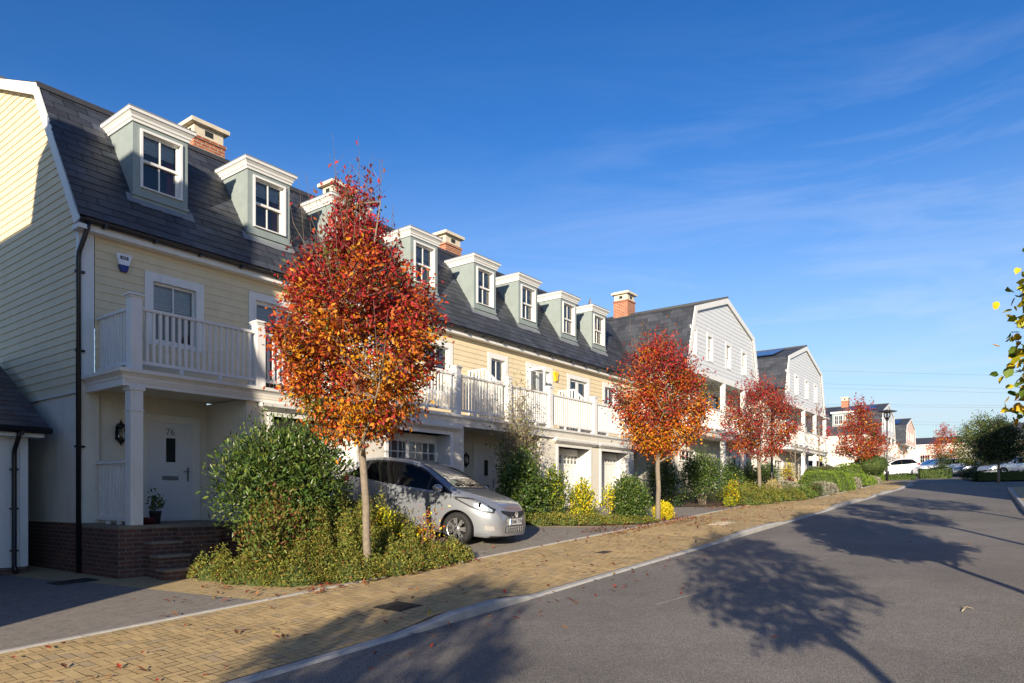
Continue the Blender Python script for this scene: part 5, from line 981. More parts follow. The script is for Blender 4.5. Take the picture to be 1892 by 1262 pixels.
box_hedge('box_hedge', 52.5, 54, 3.9, 6.2, .4, 'low green hedge left of the square dark one', [(G1, 3), (G2, 3)], 1300, .12, 52, 'dark hedges across the junction')
bush('evergreen_shrub', at(62, 9.2), 1.1, 1.0, 1.35, 'loose green shrub below the distant bright red tree', GREEN+[((.14, .12, .04), 2)], 900, .13, 53, lumps=8)
bush('evergreen_shrub', at(57.5, 7.6), .9, .8, 1.75, 'small dark round headed shrub behind the square hedge', DG, 700, .12, 54, lumps=6, base=.5)
bush('evergreen_shrub', at(48.2, 9.9), .8, .8, .8, 'small dark shrub at the left end of the long hedge', DG, 700, .1, 55, lumps=7)
bush('columnar_shrub', at(60, -1.6), .45, .45, 3.2, 'tall narrow yellow shrub by the second veranda', [(YY, 4), (YG, 3), (G4, 2)], 700, .13, 56, lumps=8, mat='leaf')
bush('yellow_shrub', at(56, -.5), .8, .8, 1.3, 'yellow green shrub behind the parked dark car', [(YG, 3), (G4, 3)], 500, .12, 57, lumps=7, mat='leaf')
ribbon('grass_verge', [(45.6, 10.2), (45.2, 24)], 1.6, .02, 'lawn', lambda s, t: zr(s)+.02)
# the brown climber on the porch post of the third house
def climber():
    r = Root('climbing_plant', at(10.55, 1.62), 'straggly climber with grey brown tops growing up the porch post and balcony', 'climber'); rg = np.random.default_rng(60); rn = random.Random(60); mb = MB(); PS, DS, CS, SS = [], [], [], []
    for k in range(80):
        x = rn.gauss(0, .38); top = rn.uniform(1.4, 4.2)*(1-.10*abs(x)); pts = [Vector((x*.4, rn.uniform(-.1, .1), 0))]; dr = rn.uniform(-.5, .9)
        for q in range(1, 7): f = q/6; pts.append(Vector((x*(.4+.8*f)+dr*f*f*.75+rn.uniform(-.08, .08), rn.uniform(-.28, .12)-.12*f, top*f)))
        mb.tube(pts, [.014, .011, .009, .007, .005, .004, .002], 4, caps=False)
        for j in range(7): c = pts[rn.randint(2, 6)]; d = Vector((rn.uniform(-.5, .5), rn.uniform(-.3, .2), rn.uniform(-.3, .4))); mb.tube([c, c+d*.5+Vector((0, 0, .05)), c+d], [.004, .003, .0015], 3, caps=False)
        m = 70; i = rg.integers(0, 6, m); f = rg.random((m, 1)); P = np.array([tuple(p) for p in pts]); q = P[i]*(1-f)+P[i+1]*f+rg.normal(scale=.13, size=(m, 3)); z = q[:, 2]; keep = rg.random(m) < np.where(z < 2.1, 1.0, .9); q = q[keep]; z = z[keep]; m = len(q)
        gr = pick(rg, GREEN+[(G4, 4)], m); br = pick(rg, [((.32, .25, .14), 3), ((.22, .16, .10), 2), ((.24, .24, .08), 3)], m); w = (z > 1.9+.25*np.sin(q[:, 0]*6)) | (q[:, 0] > .42)
        PS.append(q); DS.append(rg.normal(size=(m, 3))+np.array([0, 0, -.3])); CS.append(shade(rg, np.where(w[:, None], br, gr))); SS.append(np.where(w, .075, .085)*rg.uniform(.7, 1.3, m))
    mb.build('stem', 'bark', r, raw=True, recalc=False); leaves('foliage', np.concatenate(PS), np.concatenate(DS), np.concatenate(SS), np.concatenate(CS), 'leaf', r)
climber()
# fallen leaves: too many to count
def litter(name, spots, n, seed, dz=.012):
    rg = np.random.default_rng(seed); P, D = [], []; r = bpy.data.objects.new
    for k in range(n):
        s0, s1, t0, t1, w = spots[rg.choice(len(spots), p=np.array([q[4] for q in spots])/sum(q[4] for q in spots))]; s, t = rg.uniform(s0, s1), rg.uniform(t0, t1); w_ = W(s, t, G(s, t)+dz+rg.uniform(0, .012)); P.append(tuple(w_)); a = rg.random()*6.28; D.append((math.cos(a), math.sin(a), rg.normal()*.18))
    P = np.array(P); D = np.array(D); n = len(P); D /= np.linalg.norm(D, axis=1, keepdims=True); S = np.cross(D, np.array([[0, 0, 1.]])); Z = rg.uniform(.06, .115, n)[:, None]; cu = rg.uniform(.1, .5, n)[:, None]; up = np.array([[0, 0, 1.]])
    V = np.stack([P-D*Z*.5, P+S*Z*.25+up*Z*cu*.5, P+D*Z*.5+up*Z*cu*.6, P-S*Z*.25+up*Z*cu*.5], 1).reshape(-1, 3); me = bpy.data.meshes.new(name); me.from_pydata(V.tolist(), [], [q for k in range(n) for q in ((4*k, 4*k+1, 4*k+2), (4*k, 4*k+2, 4*k+3))]); c = shade(rg, pick(rg, [((.34, .055, .03), 4), ((.20, .055, .03), 4), ((.42, .16, .04), 2), ((.12, .055, .03), 3), ((.5, .35, .05), .5)], n), .3)
    colour(me, np.repeat(c, 4, 0)); me.materials.append(MATS['litter']); o = bpy.data.objects.new(name, me); SC.collection.objects.link(o); tag(o, kind='stuff'); return o
litter('fallen_leaves', [(-3, 8, 5.1, 7.7, 1.0), (1.0, 4.9, 4.75, 5.35, 1.5), (8, 20, 5.1, 7.7, 1.5), (9.5, 14.8, 4.4, 5.6, 3.2), (12.3, 15.2, 4.5, 6.6, 1.8), (17.5, 22, 4.2, 5.6, 2.2), (20, 34, 5.6, 7.7, .9), (-1, 8, 7.9, 8.7, .35), (-3, 12, 8, 13, .12), (4.5, 9.5, 3, 5.1, .22), (-1, .8, 3.4, 5.1, .15), (.3, 1.4, 3.2, 5.1, .3), (2, 4.5, 1.6, 4.2, .5)], 2200, 70)

# ------------------------------------------------------------------ cars
def cr(pts, n):
    """Catmull-Rom through 2-D points, n samples per span"""
    P = [pts[0]]+list(pts)+[pts[-1]]; out = []
    for i in range(1, len(P)-2):
        for k in range(n):
            t = k/n; a, b, c, d = P[i-1], P[i], P[i+1], P[i+2]
            out.append(tuple(.5*((2*b[j])+(-a[j]+c[j])*t+(2*a[j]-5*b[j]+4*c[j]-d[j])*t*t+(-a[j]+3*b[j]-3*c[j]+d[j])*t**3) for j in range(2)))
    return out+[pts[-1]]
def sm(T):
    C = cr(T, 8); return lambda x: interp(x, C)
HATCH = dict(L=3.66, wb=2.5, fo=.80, wr=.305, W=.85,
    top=sm([(0, .52), (.02, .66), (.10, .775), (.22, .845), (.45, .925), (.75, .995), (.98, 1.06), (1.3, 1.25), (1.65, 1.425), (1.95, 1.515), (2.3, 1.56), (2.8, 1.555), (3.2, 1.505), (3.45, 1.45), (3.53, 1.36), (3.61, 1.10), (3.66, .85)]),
    belt=sm([(0, .46), (.10, .66), (.3, .78), (.6, .86), (.98, .93), (1.5, .97), (2.4, 1.03), (3.2, 1.11), (3.6, 1.12), (3.8, .80)]),
    wbelt=sm([(0, .50), (.05, .60), (.18, .70), (.4, .78), (.7, .822), (1.2, .835), (2.4, .835), (3.1, .80), (3.5, .74), (3.7, .66), (3.8, .58)]),
    wtop=sm([(0, .36), (.1, .46), (.3, .56), (.7, .66), (.98, .70), (1.3, .665), (1.65, .61), (1.95, .575), (2.5, .56), (3.2, .54), (3.6, .50), (3.8, .46)]),
    sill=lambda x: interp(x, [(0, .22), (.25, .17), (.5, .18), (3.2, .19), (3.55, .26), (3.8, .36)]),
    glass=[(.98, 1.86), (3.47, 3.61)], dlo=(.98, 3.36), pil=[2.16, 2.98], quarter=1.50)
SALOON = dict(L=4.55, wb=2.7, fo=.85, wr=.32, W=.90,
    top=sm([(0, .50), (.03, .66), (.15, .78), (.5, .87), (1.0, .945), (1.28, .99), (1.7, 1.20), (2.05, 1.365), (2.4, 1.43), (2.9, 1.425), (3.3, 1.35), (3.75, 1.16), (3.95, 1.10), (4.35, 1.07), (4.5, .98), (4.55, .8)]),
    belt=sm([(0, .45), (.15, .68), (.5, .80), (1.28, .91), (2.4, .97), (3.5, 1.02), (4.3, .99), (4.55, .75)]),
    wbelt=sm([(0, .52), (.1, .66), (.4, .80), (.9, .86), (2.4, .875), (3.5, .85), (4.2, .78), (4.55, .62)]),
    wtop=sm([(0, .42), (.2, .56), (.6, .66), (1.28, .72), (1.7, .66), (2.05, .60), (2.6, .57), (3.3, .56), (3.75, .60), (4.3, .62), (4.55, .52)]),
    sill=lambda x: interp(x, [(0, .24), (.3, .18), (4.1, .2), (4.55, .36)]),
    glass=[(1.28, 2.0), (3.28, 3.76)], dlo=(1.52, 3.62), pil=[2.45, 3.2], quarter=1.75)
ESTATE = dict(SALOON, top=sm([(0, .50), (.03, .66), (.15, .78), (.5, .88), (1.0, .96), (1.22, 1.0), (1.6, 1.22), (1.95, 1.40), (2.3, 1.47), (3.2, 1.46), (3.9, 1.42), (4.2, 1.36), (4.38, 1.12), (4.5, .98), (4.55, .8)]),
    wtop=sm([(0, .42), (.2, .56), (.6, .66), (1.22, .72), (1.6, .66), (1.95, .60), (2.6, .58), (3.6, .57), (4.2, .54), (4.55, .50)]), glass=[(1.22, 1.9), (4.2, 4.4)], dlo=(1.46, 4.1), pil=[2.4, 3.3], quarter=1.7)
def car(name, place, yaw, spec, scale, paint, label, group=None, detail=False, pitch=0):
    root = Root(name, place, label, 'car', group, yaw=math.radians(90)+math.pi+yaw); ob = root.o; ob.scale = (scale,)*3
    ob.rotation_euler = (0, pitch, ob.rotation_euler[2]); S = spec; Lc, x0 = S['L'], S['fo']          # local x forward from the front axle, y left, z up
    def section(x):
        zt, zb_, wb_, wt, sl_ = S['top'](x), S['belt'](x), S['wbelt'](x), S['wtop'](x), S['sill'](x); zb_ = min(zb_, zt-.02); gh = zt-zb_
        pts = [(0, sl_), (wb_*.80, sl_), (wb_*.95, sl_+.045), (wb_*.985, sl_+.16), (wb_*1.012, zb_*.62+.05), (wb_*1.012, zb_*.80), (wb_*.995, zb_-.03), (wb_*.975, zb_+.012)]
        pts += [(wb_*.975+(wt-wb_*.975)*.5+.012, zb_+gh*.46), (wt+.012, zb_+gh*.80), (wt-.035, zb_+gh*.925), (wt*.72, zb_+gh*.975), (wt*.36, zb_+gh*.995), (0, zt)]
        return cr(pts, 3)
    def ysurf(x, z):
        c = section(x); best = 0
        for (a, b), (c_, d) in zip(c, c[1:]):
            if min(b, d)-1e-6 <= z <= max(b, d)+1e-6 and abs(d-b) > 1e-6: best = max(best, a+(c_-a)*(z-b)/(d-b))
        return best
    def zsurf(x, y):
        c = section(x); best = 0
        for (a, b), (c_, d) in zip(c, c[1:]):
            if min(a, c_)-1e-6 <= y <= max(a, c_)+1e-6 and abs(c_-a) > 1e-6: best = max(best, b+(d-b)*(y-a)/(c_-a))
        return best
    def solid(holes=True):
        xs = sorted(set([0, .012, .03, .06, .10, .15]+list(np.linspace(.2, Lc-.25, 46))+[Lc-.18, Lc-.12, Lc-.07, Lc-.03, Lc])); mb = MB(); rings = []
        for x in xs:
            c = section(x); rings.append([mb.v((x0-x, y, z)) for y, z in c]+[mb.v((x0-x, -y, z)) for y, z in c[-2:0:-1]])
        for a, b in zip(rings, rings[1:]):
            n = len(a)
            for k in range(n): mb.idx((a[k], a[(k+1) % n], b[(k+1) % n], b[k]))
        mb.idx(rings[0][::-1]); mb.idx(rings[-1]); return mb
    o = solid().build('body', [paint, 'car_trim'], root, raw=True, smooth=True)
    ax = [0, -S['wb']]; cut = MB()
    for a in ax:
        for sg in (-1, 1):
            w = S['wr']+.045; ring = [(a+w*math.cos(q*math.pi/16), sg*.52, S['wr']+w*math.sin(q*math.pi/16)) for q in range(32)]; cut.ext(ring, (0, sg*.6, 0))
    co_ = cut.build('wheel_arch', ['car_trim', 'car_trim'], root, raw=True)
    md = o.modifiers.new('arch', 'BOOLEAN'); md.operation = 'DIFFERENCE'; md.object = co_; md.solver = 'EXACT'; md.material_mode = 'TRANSFER'
    dg = bpy.context.evaluated_depsgraph_get(); dg.update(); me = bpy.data.meshes.new_from_object(o.evaluated_get(dg)); o.modifiers.clear(); o.data = me; bpy.data.objects.remove(co_)
    bmx = bmesh.new(); bmx.from_mesh(me)
    for e in bmx.edges:
        if len(e.link_faces) == 2 and e.calc_face_angle(0) > .6: e.smooth = False
    bmx.to_mesh(me); bmx.free()
    def side(nm, mat, xa, xb, lo, hi, off=.004, nx=22, nz=7, sides=(-1, 1), parent=None, thick=0, sub=None):
        for sg in sides:
            mb = MB(); g = []
            for i in range(nx+1):
                x = xa+(xb-xa)*i/nx; a, b = lo(x), hi(x); g.append([mb.v((x0-x, sg*(ysurf(x, a+(b-a)*j/nz)+off), a+(b-a)*j/nz)) for j in range(nz+1)])
            for p, q in zip(g, g[1:]):
                for j in range(nz): mb.idx((p[j], p[j+1], q[j+1], q[j]))
            r = mb.build(nm, mat, root, parent, raw=True, recalc=False, smooth=True)
        return r
    def over(nm, mat, xa, xb, fy, off=.004, nx=12, ny=18, parent=None):
        mb = MB(); g = []
        for i in range(nx+1):
            x = xa+(xb-xa)*i/nx; w = fy(x); g.append([mb.v((x0-x, w*(2*j/ny-1), zsurf(x, abs(w*(2*j/ny-1)))+off)) for j in range(ny+1)])
        for p, q in zip(g, g[1:]):
            for j in range(ny): mb.idx((p[j], p[j+1], q[j+1], q[j]))
        return mb.build(nm, mat, root, parent, raw=True, recalc=False, smooth=True)
    # glass: a dark cabin lining lies just under each pane
    d0, d1 = S['dlo']; gh = lambda x: S['top'](x)-S['belt'](x)
    hi = lambda x: min(S['belt'](x)+gh(x)*.80, S['belt'](x)+.02+max(0, (x-d0))*.50, S['belt'](x)+.03+max(0, (d1-x))*1.1); lo = lambda x: S['belt'](x)+.018
    side('window_surround', 'car_trim', d0-.02, d1+.03, lambda x: lo(x)-.012, lambda x: hi(x)+.018, .003, nx=40)
    spans = [(d0+.03, S['quarter']-.05), (S['quarter'], S['pil'][0]-.035), (S['pil'][0]+.035, S['pil'][1]-.03), (S['pil'][1]+.03, d1-.04)]
    for k, (a, b) in enumerate(spans):
        side('side_window', 'window_tint', a, b, lo, lambda x: max(hi(x)-.012, lo(x)+.004), .007, nx=18)
    g0, g1 = S['glass'][0]; wf = lambda x: S['wtop'](x)-.075
    over('windscreen_surround', 'car_trim', g0-.05, g1, lambda x: wf(x)+.03, .002, 12, 20); ws = over('windscreen', 'screen_glass', g0+.0, g1-.02, wf, .006, 12, 20)
    g0, g1 = S['glass'][1]; over('rear_window', 'window_tint', g0+.02, g1, lambda x: S['wtop'](x)-.08, .006, 8, 12)
    # wheels
    for a in ax:
        for sg in (-1, 1):
            w = S['wr']; y = sg*(S['W']-.03); mb = MB(); prof = [(w*.66, -.085), (w*.80, -.098), (w*.94, -.092), (w, -.06), (w, .06), (w*.94, .092), (w*.80, .098), (w*.66, .085)]
            mb.lathe((a, y-sg*.085, w), prof, 36, axis=1, caps=False); wh = mb.build('wheel', 'tyre', root, raw=True)
            mb = MB(); yo = y+sg*.002; n = 7 if detail else 5
            mb.lathe((a, y-sg*.085, w), [(w*.60, -.08), (w*.70, -.075), (w*.70, .075), (w*.655, .085), (w*.62, .06), (w*.60, -.07)] if sg > 0 else [(w*.60, .08), (w*.70, .075), (w*.70, -.075), (w*.655, -.085), (w*.62, -.06), (w*.60, .07)], 36, axis=1, caps=False)
            for k in range(n):
                for dq in (-.13, .13):
                    q = 2*math.pi*k/n+dq; q2 = 2*math.pi*k/n+dq*.75; c, s_ = math.cos(q), math.sin(q); r0, r1 = w*.12, w*.655; tx, tz = -s_, c; W0, W1 = .020, .016
                    P = [(a+c*r0+tx*W0, yo-sg*.005, w+s_*r0+tz*W0), (a+c*r0-tx*W0, yo-sg*.005, w+s_*r0-tz*W0), (a+c*r1-tx*W1, yo-sg*.012, w+s_*r1-tz*W1), (a+c*r1+tx*W1, yo-sg*.012, w+s_*r1+tz*W1)]; mb.ext(P, (0, -sg*.03, 0))
            mb.lathe((a, yo-sg*.012, w), [(w*.20, -.012), (w*.20, .012), (w*.12, .016), (.001, .017)] if sg > 0 else [(.001, -.017), (w*.12, -.016), (w*.20, -.012), (w*.20, .012)], 20, axis=1)
            mb.build('rim', 'alloy', root, wh, raw=True)
            mb = MB(); mb.lathe((a, y-sg*.12, w), [(w*.62, -.01), (w*.62, .01)], 24, axis=1); mb.build('brake_disc', 'car_trim', root, wh, raw=True)
    # lamps
    hl0, hl1 = .17, .82
    for sg in (-1, 1):
        zl = lambda x: interp(x, [(.12, .655), (.3, .665), (.55, .74), (.86, .865)]); zh = lambda x: min(interp(x, [(.12, .70), (.3, .80), (.55, .875), (.86, .885)]), S['top'](x)-.02)
        h = side('headlight', 'car_trim', .115, .87, lambda x: zl(x)-.016, lambda x: min(zh(x)+.016, S['top'](x)-.008), .003, 18, 6, (sg,)) if detail else side('headlight', 'lamp_chrome', .10, .62, lambda x: S['belt'](x)-.10, lambda x: S['belt'](x)-.0, .004, 8, 3, (sg,))
        if detail:
            side('lamp_bowl', 'lamp_chrome', .15, .82, lambda x: zl(x)+.012, lambda x: zh(x)-.012, .006, 18, 5, (sg,), h); side('lamp_lens', 'clear_lens', .14, .83, lambda x: zl(x)+.006, lambda x: zh(x)-.006, .014, 18, 5, (sg,), h)
            mb = MB(); x = .38; mb.lathe((x0-x+.02, sg*(ysurf(x, .775)-.005), .775), [(.001, -.03), (.045, -.02), (.05, .0), (.03, .012), (.001, .016)], 14, axis=0); mb.build('lamp_bulb', 'window_tint', root, h, raw=True)
            f = side('fog_light', 'lamp_chrome', .10, .30, lambda x: .325, lambda x: .405, .006, 8, 4, (sg,)); 
    side('rear_light', 'tail_red', Lc-.30, Lc-.04, lambda x: S['belt'](x)-.16, lambda x: S['belt'](x)-.0, .006, 8, 4)
    # mirrors, handles, seams
    for sg in (-1, 1):
        x = d0+.20; z = S['belt'](x)+.075; y = sg*(S['wbelt'](x)+.10); mb = MB(); mb.f = lambda a, b, c: (x0-x+a, y+b, z+c)
        pr = [(.001, -.10), (.05, -.095), (.075, -.06), (.082, .0), (.075, .06), (.05, .095), (.001, .10)]; mb.f = lambda a, b, c: (x0-x+a*.95, y+b*1.05, z+c*.88); mb.lathe((0, 0, 0), pr, 14, axis=1); m_ = mb.build('wing_mirror', paint, root, raw=True)
        mb = MB(); mb.tube([(x0-x, sg*(S['wbelt'](x)-.02), z-.05), (x0-x, y-sg*.02, z-.03)], .022, 6); mb.build('mirror_arm', 'car_trim', root, m_, raw=True)
    if detail:
        seam = lambda xa, xb, l, h: side('door_seam', 'car_trim', xa, xb, l, h, .0018, 2, 14)
        for x in (1.26, S['pil'][0]+.02): seam(x-.004, x+.004, lambda q: .27, lambda q: S['belt'](q)-.01)
        seam(1.26, 3.05, lambda q: .262, lambda q: .270)
        for x in (1.95, 2.92):
            for sg in (-1, 1): mb = MB(); z = .895; mb.f = lambda a, b, c: (x0-x+a, sg*(ysurf(x, z)+b), z+c); mb.box(-.09, .09, -.005, .024, -.012, .016); mb.build('door_handle', paint, root, raw=True, bevel=.008)
        # front: grille with badge, number plate, lower intake, bonnet edge, wiper, aerial
        def front(nm, mat, w, zl_, zh_, off=.004, parent=None, ny=24, nz=6):
            mb = MB(); g = []
            for i in range(ny+1):
                y = w*(2*i/ny-1); col = []
                for j in range(nz+1):
                    z = zl_(y)+(zh_(y)-zl_(y))*j/nz; a, b = 0, 1.2
                    for _ in range(22):
                        c = (a+b)/2
                        if ysurf(c, z) >= abs(y)-1e-4 and S['top'](c) >= z: b = c
                        else: a = c
                    col.append(mb.v((x0-b+off, y*1.0, z)))
                g.append(col)
            for p, q in zip(g, g[1:]):
                for j in range(nz): mb.idx((p[j], q[j], q[j+1], p[j+1]))
            return mb.build(nm, mat, root, parent, raw=True, recalc=False, smooth=True)
        gr = front('grille', 'car_trim', .50, lambda y: .555+.10*(abs(y)/.5)**2.2, lambda y: .672+.028*(abs(y)/.5)**2, .006)
        mb = MB(); b = [(-.045, .05), (-.028, .05), (-.016, .004), (.016, .004), (.028, .05), (.045, .05), (.030, -.05), (.016, -.05), (.021, -.014), (-.021, -.014), (-.016, -.05), (-.030, -.05)]; xb = x0+.022
        for poly in ([b[0], b[1], b[2], b[9], b[10], b[11]], [b[4], b[5], b[6], b[7], b[8], b[3]], [b[2], b[3], b[8], b[9]]): mb.ext([(xb, -p[0]*.95, .618+p[1]*.95) for p in poly], (.008, 0, 0))
        for k in range(24):
            q, q2 = 2*math.pi*k/24, 2*math.pi*(k+1)/24; P = lambda a, r: (xb, .062*r*math.cos(a), .618+.055*r*math.sin(a)); mb.ext([P(q, 1), P(q2, 1), P(q2, .87), P(q, .87)], (.008, 0, 0))
        mb.build('badge', 'lamp_chrome', root, gr, raw=True)
        low = front('lower_grille', 'car_trim', .40, lambda y: .285, lambda y: .405, .006); mb = MB()
        for z in (.325, .365): mb.box(x0-.005, x0+.02, -.36, .36, z-.006, z+.006)
        for k in range(9): y = -.34+.085*k; mb.box(x0-.005, x0+.02, y-.006, y+.006, .29, .40)
        mb.build('grille_bars', 'silver_paint', root, low, raw=True)
        front('bumper_lip', 'car_trim', .66, lambda y: .185, lambda y: .222, .012)
        mb = MB(); mb.box(x0+.012, x0+.030, -.26, .26, .432, .543, 0); mb.box(x0+.0305, x0+.0315, -.255, -.212, .437, .538, 1); pl = mb.build('number_plate', ['plate_white', 'plate_blue'], root, raw=True)
        text_mesh('plate_lettering', 'GN63 TYH', .105, 'black_ink', lambda x, y, z: Vector((x0+.0325+z, .022+x*.92, .488+y)), pl, .002)
        over('bonnet_seam', 'car_trim', .205, .211, lambda x: S['wtop'](x)-.02, .002, 2, 18)
        for ya, yb_ in ((-.50, .08), (.02, .52)): mb = MB(); mb.tube([(x0-1.02, ya, zsurf(1.02, abs(ya))+.02), (x0-1.06, (ya+yb_)/2, zsurf(1.06, abs(ya+yb_)/2)+.025), (x0-1.04, yb_, zsurf(1.04, abs(yb_))+.02)], .009, 5); mb.build('wiper', 'car_trim', root, raw=True)
        mb = MB(); mb.tube([(x0-2.2, .0, 1.51), (x0-2.42, .0, 1.80)], [.006, .003], 5); mb.build('aerial', 'car_trim', root, raw=True)
        mb = MB(); x = g0 = 1.62; mb.box(x0-1.72, x0-1.66, -.12, .12, 1.30, 1.37); mb.build('rear_view_mirror', 'car_trim', root, raw=True)
        for sg in (-1, 1): side('side_indicator', 'amber_glass', .93, .99, lambda x: .70, lambda x: .725, .004, 3, 2, (sg,))
    return root
m, nd, lk, p = nodes('window_tint'); p.inputs['Base Color'].default_value = (.004, .005, .006, 1); p.inputs['Roughness'].default_value = .03; p.inputs['Specular IOR Level'].default_value = .22
m, nd, lk, p = nodes('screen_glass'); p.inputs['Base Color'].default_value = (.035, .055, .075, 1); p.inputs['Roughness'].default_value = .03; p.inputs['Specular IOR Level'].default_value = .9; p.inputs['Coat Weight'].default_value = 1; p.inputs['Coat Roughness'].default_value = .02
CY_ = math.radians(12)
car('parked_car', (6.41, 3.81, G(6.0, 3.95)-.02), CY_, HATCH, 1.12, 'silver_paint', 'silver small hatchback on the drive with its nose towards the pavement', detail=True, pitch=R(4.5))
car('parked_car', (56.3, 10.9, zr(56.3)), math.radians(217), SALOON, 1.05, 'pale_silver_paint', 'pale silver saloon car behind the long dark hedge on the right')
car('parked_car', (60.5, 9.0, zr(60.5)), math.radians(212), SALOON, 1.0, 'dark_car_paint', 'dark blue car mostly hidden behind the pale silver saloon')
car('parked_car', (65.5, 5.6, zr(65.5)), math.radians(215), ESTATE, 1.05, 'white_car_paint', 'white estate car side on behind the square dark hedge')
car('parked_car', (69.5, 4.5, zr(69.5)), math.radians(217), ESTATE, 1.05, 'pale_silver_paint', 'silver grey car behind the bonnet of the white estate car')
car('parked_car', (66, 2.0, zr(66)), math.radians(205), HATCH, 1.05, 'white_car_paint', 'white hatchback half hidden left of the white estate car')
car('parked_car', (56.5, .0, zr(56.5)), math.radians(37), SALOON, 1.1, 'graphite_paint', 'dark grey car parked beside the second veranda behind the hedges')

# ------------------------------------------------------------------ lamps, lantern, alarms and other small things
def street_lamp(a, h, label, head=True):
    r = Root('street_lamp', a, label, 'street lamp', None); mb = MB(); mb.lathe((a[0], a[1], a[2]-.1), [(.075, 0), (.075, 1.0), (.05, 1.06), (.045, h*.6), (.04, h)], 12); mb.build('pole', 'black_plastic', r)
    mb = MB(); z = a[2]+h-.1
    mb.lathe((a[0], a[1], z), [(.05, 0), (.10, .06), (.11, .10)], 14); mb.build('collar', 'black_plastic', r)
    mb = MB(); mb.lathe((a[0], a[1], z+.10), [(.10, 0), (.19, .16), (.23, .36), (.20, .46)], 16); mb.build('lantern_glass', 'clear_lens', r)
    mb = MB(); mb.lathe((a[0], a[1], z+.56), [(.50, .03), (.62, .06), (.60, .085), (.30, .15), (.10, .19), (.02, .22)], 24); mb.lathe((a[0], a[1], z+.14), [(.05, 0), (.07, .1), (.05, .4)], 8); mb.build('lamp_canopy', 'black_plastic', r)
street_lamp((48.4, 5.2, G(48.4, 5.2)), 4.25, 'black street lamp with a flat disc top right of the rusty orange tree')
street_lamp((27.1, 3.9, G(27.1, 3.9)), 4.1, 'slim black lamp post rising into the dark red tree')
def lantern(s, t, z, label):
    r = Root('wall_lantern', (s, t, z), label, 'wall lantern'); mb = MB(); c = (s, t+.13)
    mb.lathe((*c, z+.11), [(.10, 0), (.105, .012), (.07, .06), (.03, .085), (.012, .12), (.004, .15)], 6); mb.lathe((*c, z-.17), [(.006, -.05), (.018, -.03), (.02, -.02), (.06, .02), (.085, .05), (.085, .065)], 6)
    for k in range(6): q = math.pi*k/3; mb.tube([(c[0]+.083*math.cos(q), c[1]+.083*math.sin(q), z-.11), (c[0]+.094*math.cos(q), c[1]+.094*math.sin(q), z+.115)], .007, 5)
    mb.box(s-.05, s+.05, t, t+.025, z-.12, z+.06); mb.tube([(s, t+.02, z+.03), (s, t+.05, z+.10), (c[0], c[1]-.06, z+.15)], .011, 6); mb.build('lantern_frame', 'black_plastic', r)
    mb = MB(); mb.lathe((*c, z-.10), [(.078, 0), (.088, .21)], 6); mb.build('lantern_glass', 'clear_lens', r); mb = MB(); mb.lathe((*c, z-.09), [(.022, 0), (.022, .12), (.005, .13)], 8); mb.build('candle_bulb', 'amber_glass', r)
lantern(.66, -.05, 1.18, 'black wall lantern beside the porch door numbered 76'); lantern(10.05+.35, -.05, 1.1, 'black wall lantern half hidden by the brown climber'); lantern(31.15, 1.0, 1.75, 'black wall lantern by the front door of the first gabled house')
def alarm(s, z, cols, label, lettering=None):
    r = Root('alarm_box', (s, 0, z), label, 'alarm box'); mb = MB(); w, h = .145, .165
    P = [(-w, h*.75), (-w*.9, h*.95), (w*.9, h*.95), (w, h*.75), (w*.55, -h*.45), (-w*.55, -h*.45)]; mb.ext([(s+a, .012, z+b) for a, b in P], (0, .07, 0)); mb.build('cover', cols[0], r, bevel=.012)
    mb = MB(); P = [(-w*.62, -h*.30), (w*.62, -h*.30), (w*.36, -h*1.05), (-w*.36, -h*1.05)]; mb.ext([(s+a*1.02, .012, z+b) for a, b in P], (0, .078, 0)); mb.build('lower_band', cols[1], r, bevel=.01)
    if lettering:
        mb = MB(); mb.box(s-.072, s+.072, .083, .086, z+.05, z+.11); pl = mb.build('name_band', 'black_ink', r); text_mesh('lettering', lettering, .064, 'alarm_white', lambda x, y, d: Vector((x, -(.088+d), .08+y)), pl, .003)
alarm(.72, 4.36, ('alarm_white', 'alarm_blue'), 'white and blue alarm box on the boards of the end house', 'AES'); alarm(15.25, 4.25, ('alarm_yellow', 'alarm_yellow'), 'yellow alarm box on the boards above the balcony')
r = Root('potted_plant', (.80, 1.08, -.47), 'small leafy plant in a dark pot on the porch beside the white post', 'potted plant'); mb = MB(); mb.lathe((.80, 1.08, -.47), [(.075, 0), (.10, .20), (.106, .20), (.106, .23), (.09, .23), (.085, .21)], 16); mb.build('pot', 'terracotta', r)
rg = np.random.default_rng(90); n = 170; P = rg.normal(size=(n, 3))*np.array([.065, .06, .09])+np.array([0, 0, .36]); leaves('foliage', P, rg.normal(size=(n, 3))+np.array([0, 0, .8]), rg.uniform(.05, .085, n), shade(rg, pick(rg, GREEN+[(G4, 2)], n)), 'gloss_leaf', r)
r = Root('planter', (17.0, .55, 2.13), 'tuft of green plants on the balcony in front of the glazed doors', 'potted plant'); mb = MB(); mb.box(16.6, 17.4, .45, .7, 2.13, 2.95); mb.build('trough', 'cream_render', r); n = 200; P = rg.uniform(-1, 1, (n, 3))*np.array([.42, .14, .13])+np.array([0, 0, .95]); leaves('foliage', P, rg.normal(size=(n, 3))+np.array([0, 0, 1.]), rg.uniform(.07, .13, n), shade(rg, pick(rg, [(G2, 2), (G4, 3)], n)), 'leaf', r)
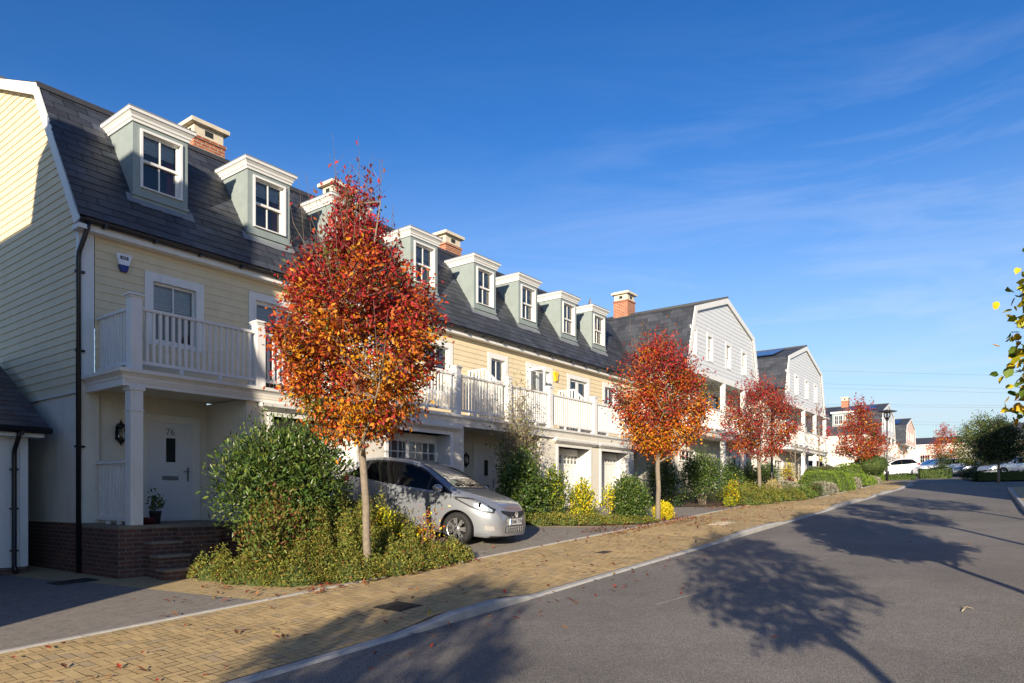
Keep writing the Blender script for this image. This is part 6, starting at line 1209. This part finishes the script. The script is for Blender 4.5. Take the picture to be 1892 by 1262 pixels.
r = Root('flower_basket', (45.6, 1.95, 4.4), 'bright red flowers hanging on the second veranda', 'flowers'); n = 240; P = rg.normal(size=(n, 3))*np.array([.28, .16, .2]); leaves('blooms', P, rg.normal(size=(n, 3)), rg.uniform(.08, .15, n), shade(rg, pick(rg, [((.55, .02, .06), 4), ((.7, .05, .1), 2), (G2, 1.5)], n)), 'leaf', r); mb = MB(); mb.lathe((45.6, 1.95, 4.2), [(.05, 0), (.2, .12), (.24, .24)], 12); mb.build('basket', 'dark_bark', r)
mb = MB(); mb.lathe((.62, 1.2, -.47), [(.10, 0), (.13, .10), (.14, .12), (.12, .12)], 14); tag(mb.build('plant_bowl', 'bowl_red'), 'low dark red bowl on the porch floor under the white railing', 'bowl')
r = Root('satellite_dish', (19.3, -1.0, 7.48), 'small dark satellite dish on the last dormer roof of the terrace', 'satellite dish'); mb = MB(); c = (19.3, -1.0, 7.78); mb.f = lambda a, b, z: (c[0]+a*.78+b*.62, c[1]-a*.62+b*.78, c[2]+z)
mb.lathe((0, 0, 0), [(.30, .04), (.22, .0), (.12, -.03), (.001, -.04), (.001, -.05), (.12, -.045), (.22, -.015), (.31, .03)], 20, axis=1); mb.build('dish', 'lead', r); mb = MB(); mb.tube([(19.3, -1.0, 7.45), (19.3, -1.0, 7.75)], .018, 6); mb.tube([(19.3, -1.0, 7.55), (19.62, -.66, 7.66)], .012, 6); mb.box(19.57, 19.67, -.71, -.6, 7.63, 7.72); mb.build('bracket', 'lead', r)
mb = MB(); q = W(4.1, 12.6); mb.tube([(4.42, 12.92, zr(4.42)+.015), (4.58, 12.95, zr(4.58)+.04), (4.64, 13.02, zr(4.64)+.015)], [.006, .004, .003], 5); mb.tube([(4.56, 12.945, zr(4.56)+.035), (4.66, 12.88, zr(4.66)+.02)], [.005, .003], 4); tag(mb.build('fallen_twig', 'straw'), 'pale broken twig lying on the road beside the tree shadow', 'twig')
# power lines far behind the street
for k, (ya, yb_) in enumerate(((685, 694), (709, 718), (717, 726), (747, 749), (751, 753), (778, 781), (783, 786))):
    D = 260+10*k; mb = MB(); pts = []
    for q in range(25):
        f = q/24; px = 1000+(2300-1000)*f; py = ya+(yb_-ya)*(px-1520)/330 if px < 1900 else yb_+(px-1900)*-.03; X = (px-946)/1297*D; rel = (X-C0[0], D-C0[1]); pts.append((rel[0]*U[0]+rel[1]*U[1], rel[0]*N[0]+rel[1]*N[1], (919-py)/1297*D))
    mb.tube(pts, .035, 4, caps=False); tag(mb.build('power_line', 'wire', recalc=False), 'thin overhead power line against the pale sky beyond the houses', 'power line', 'overhead power lines')
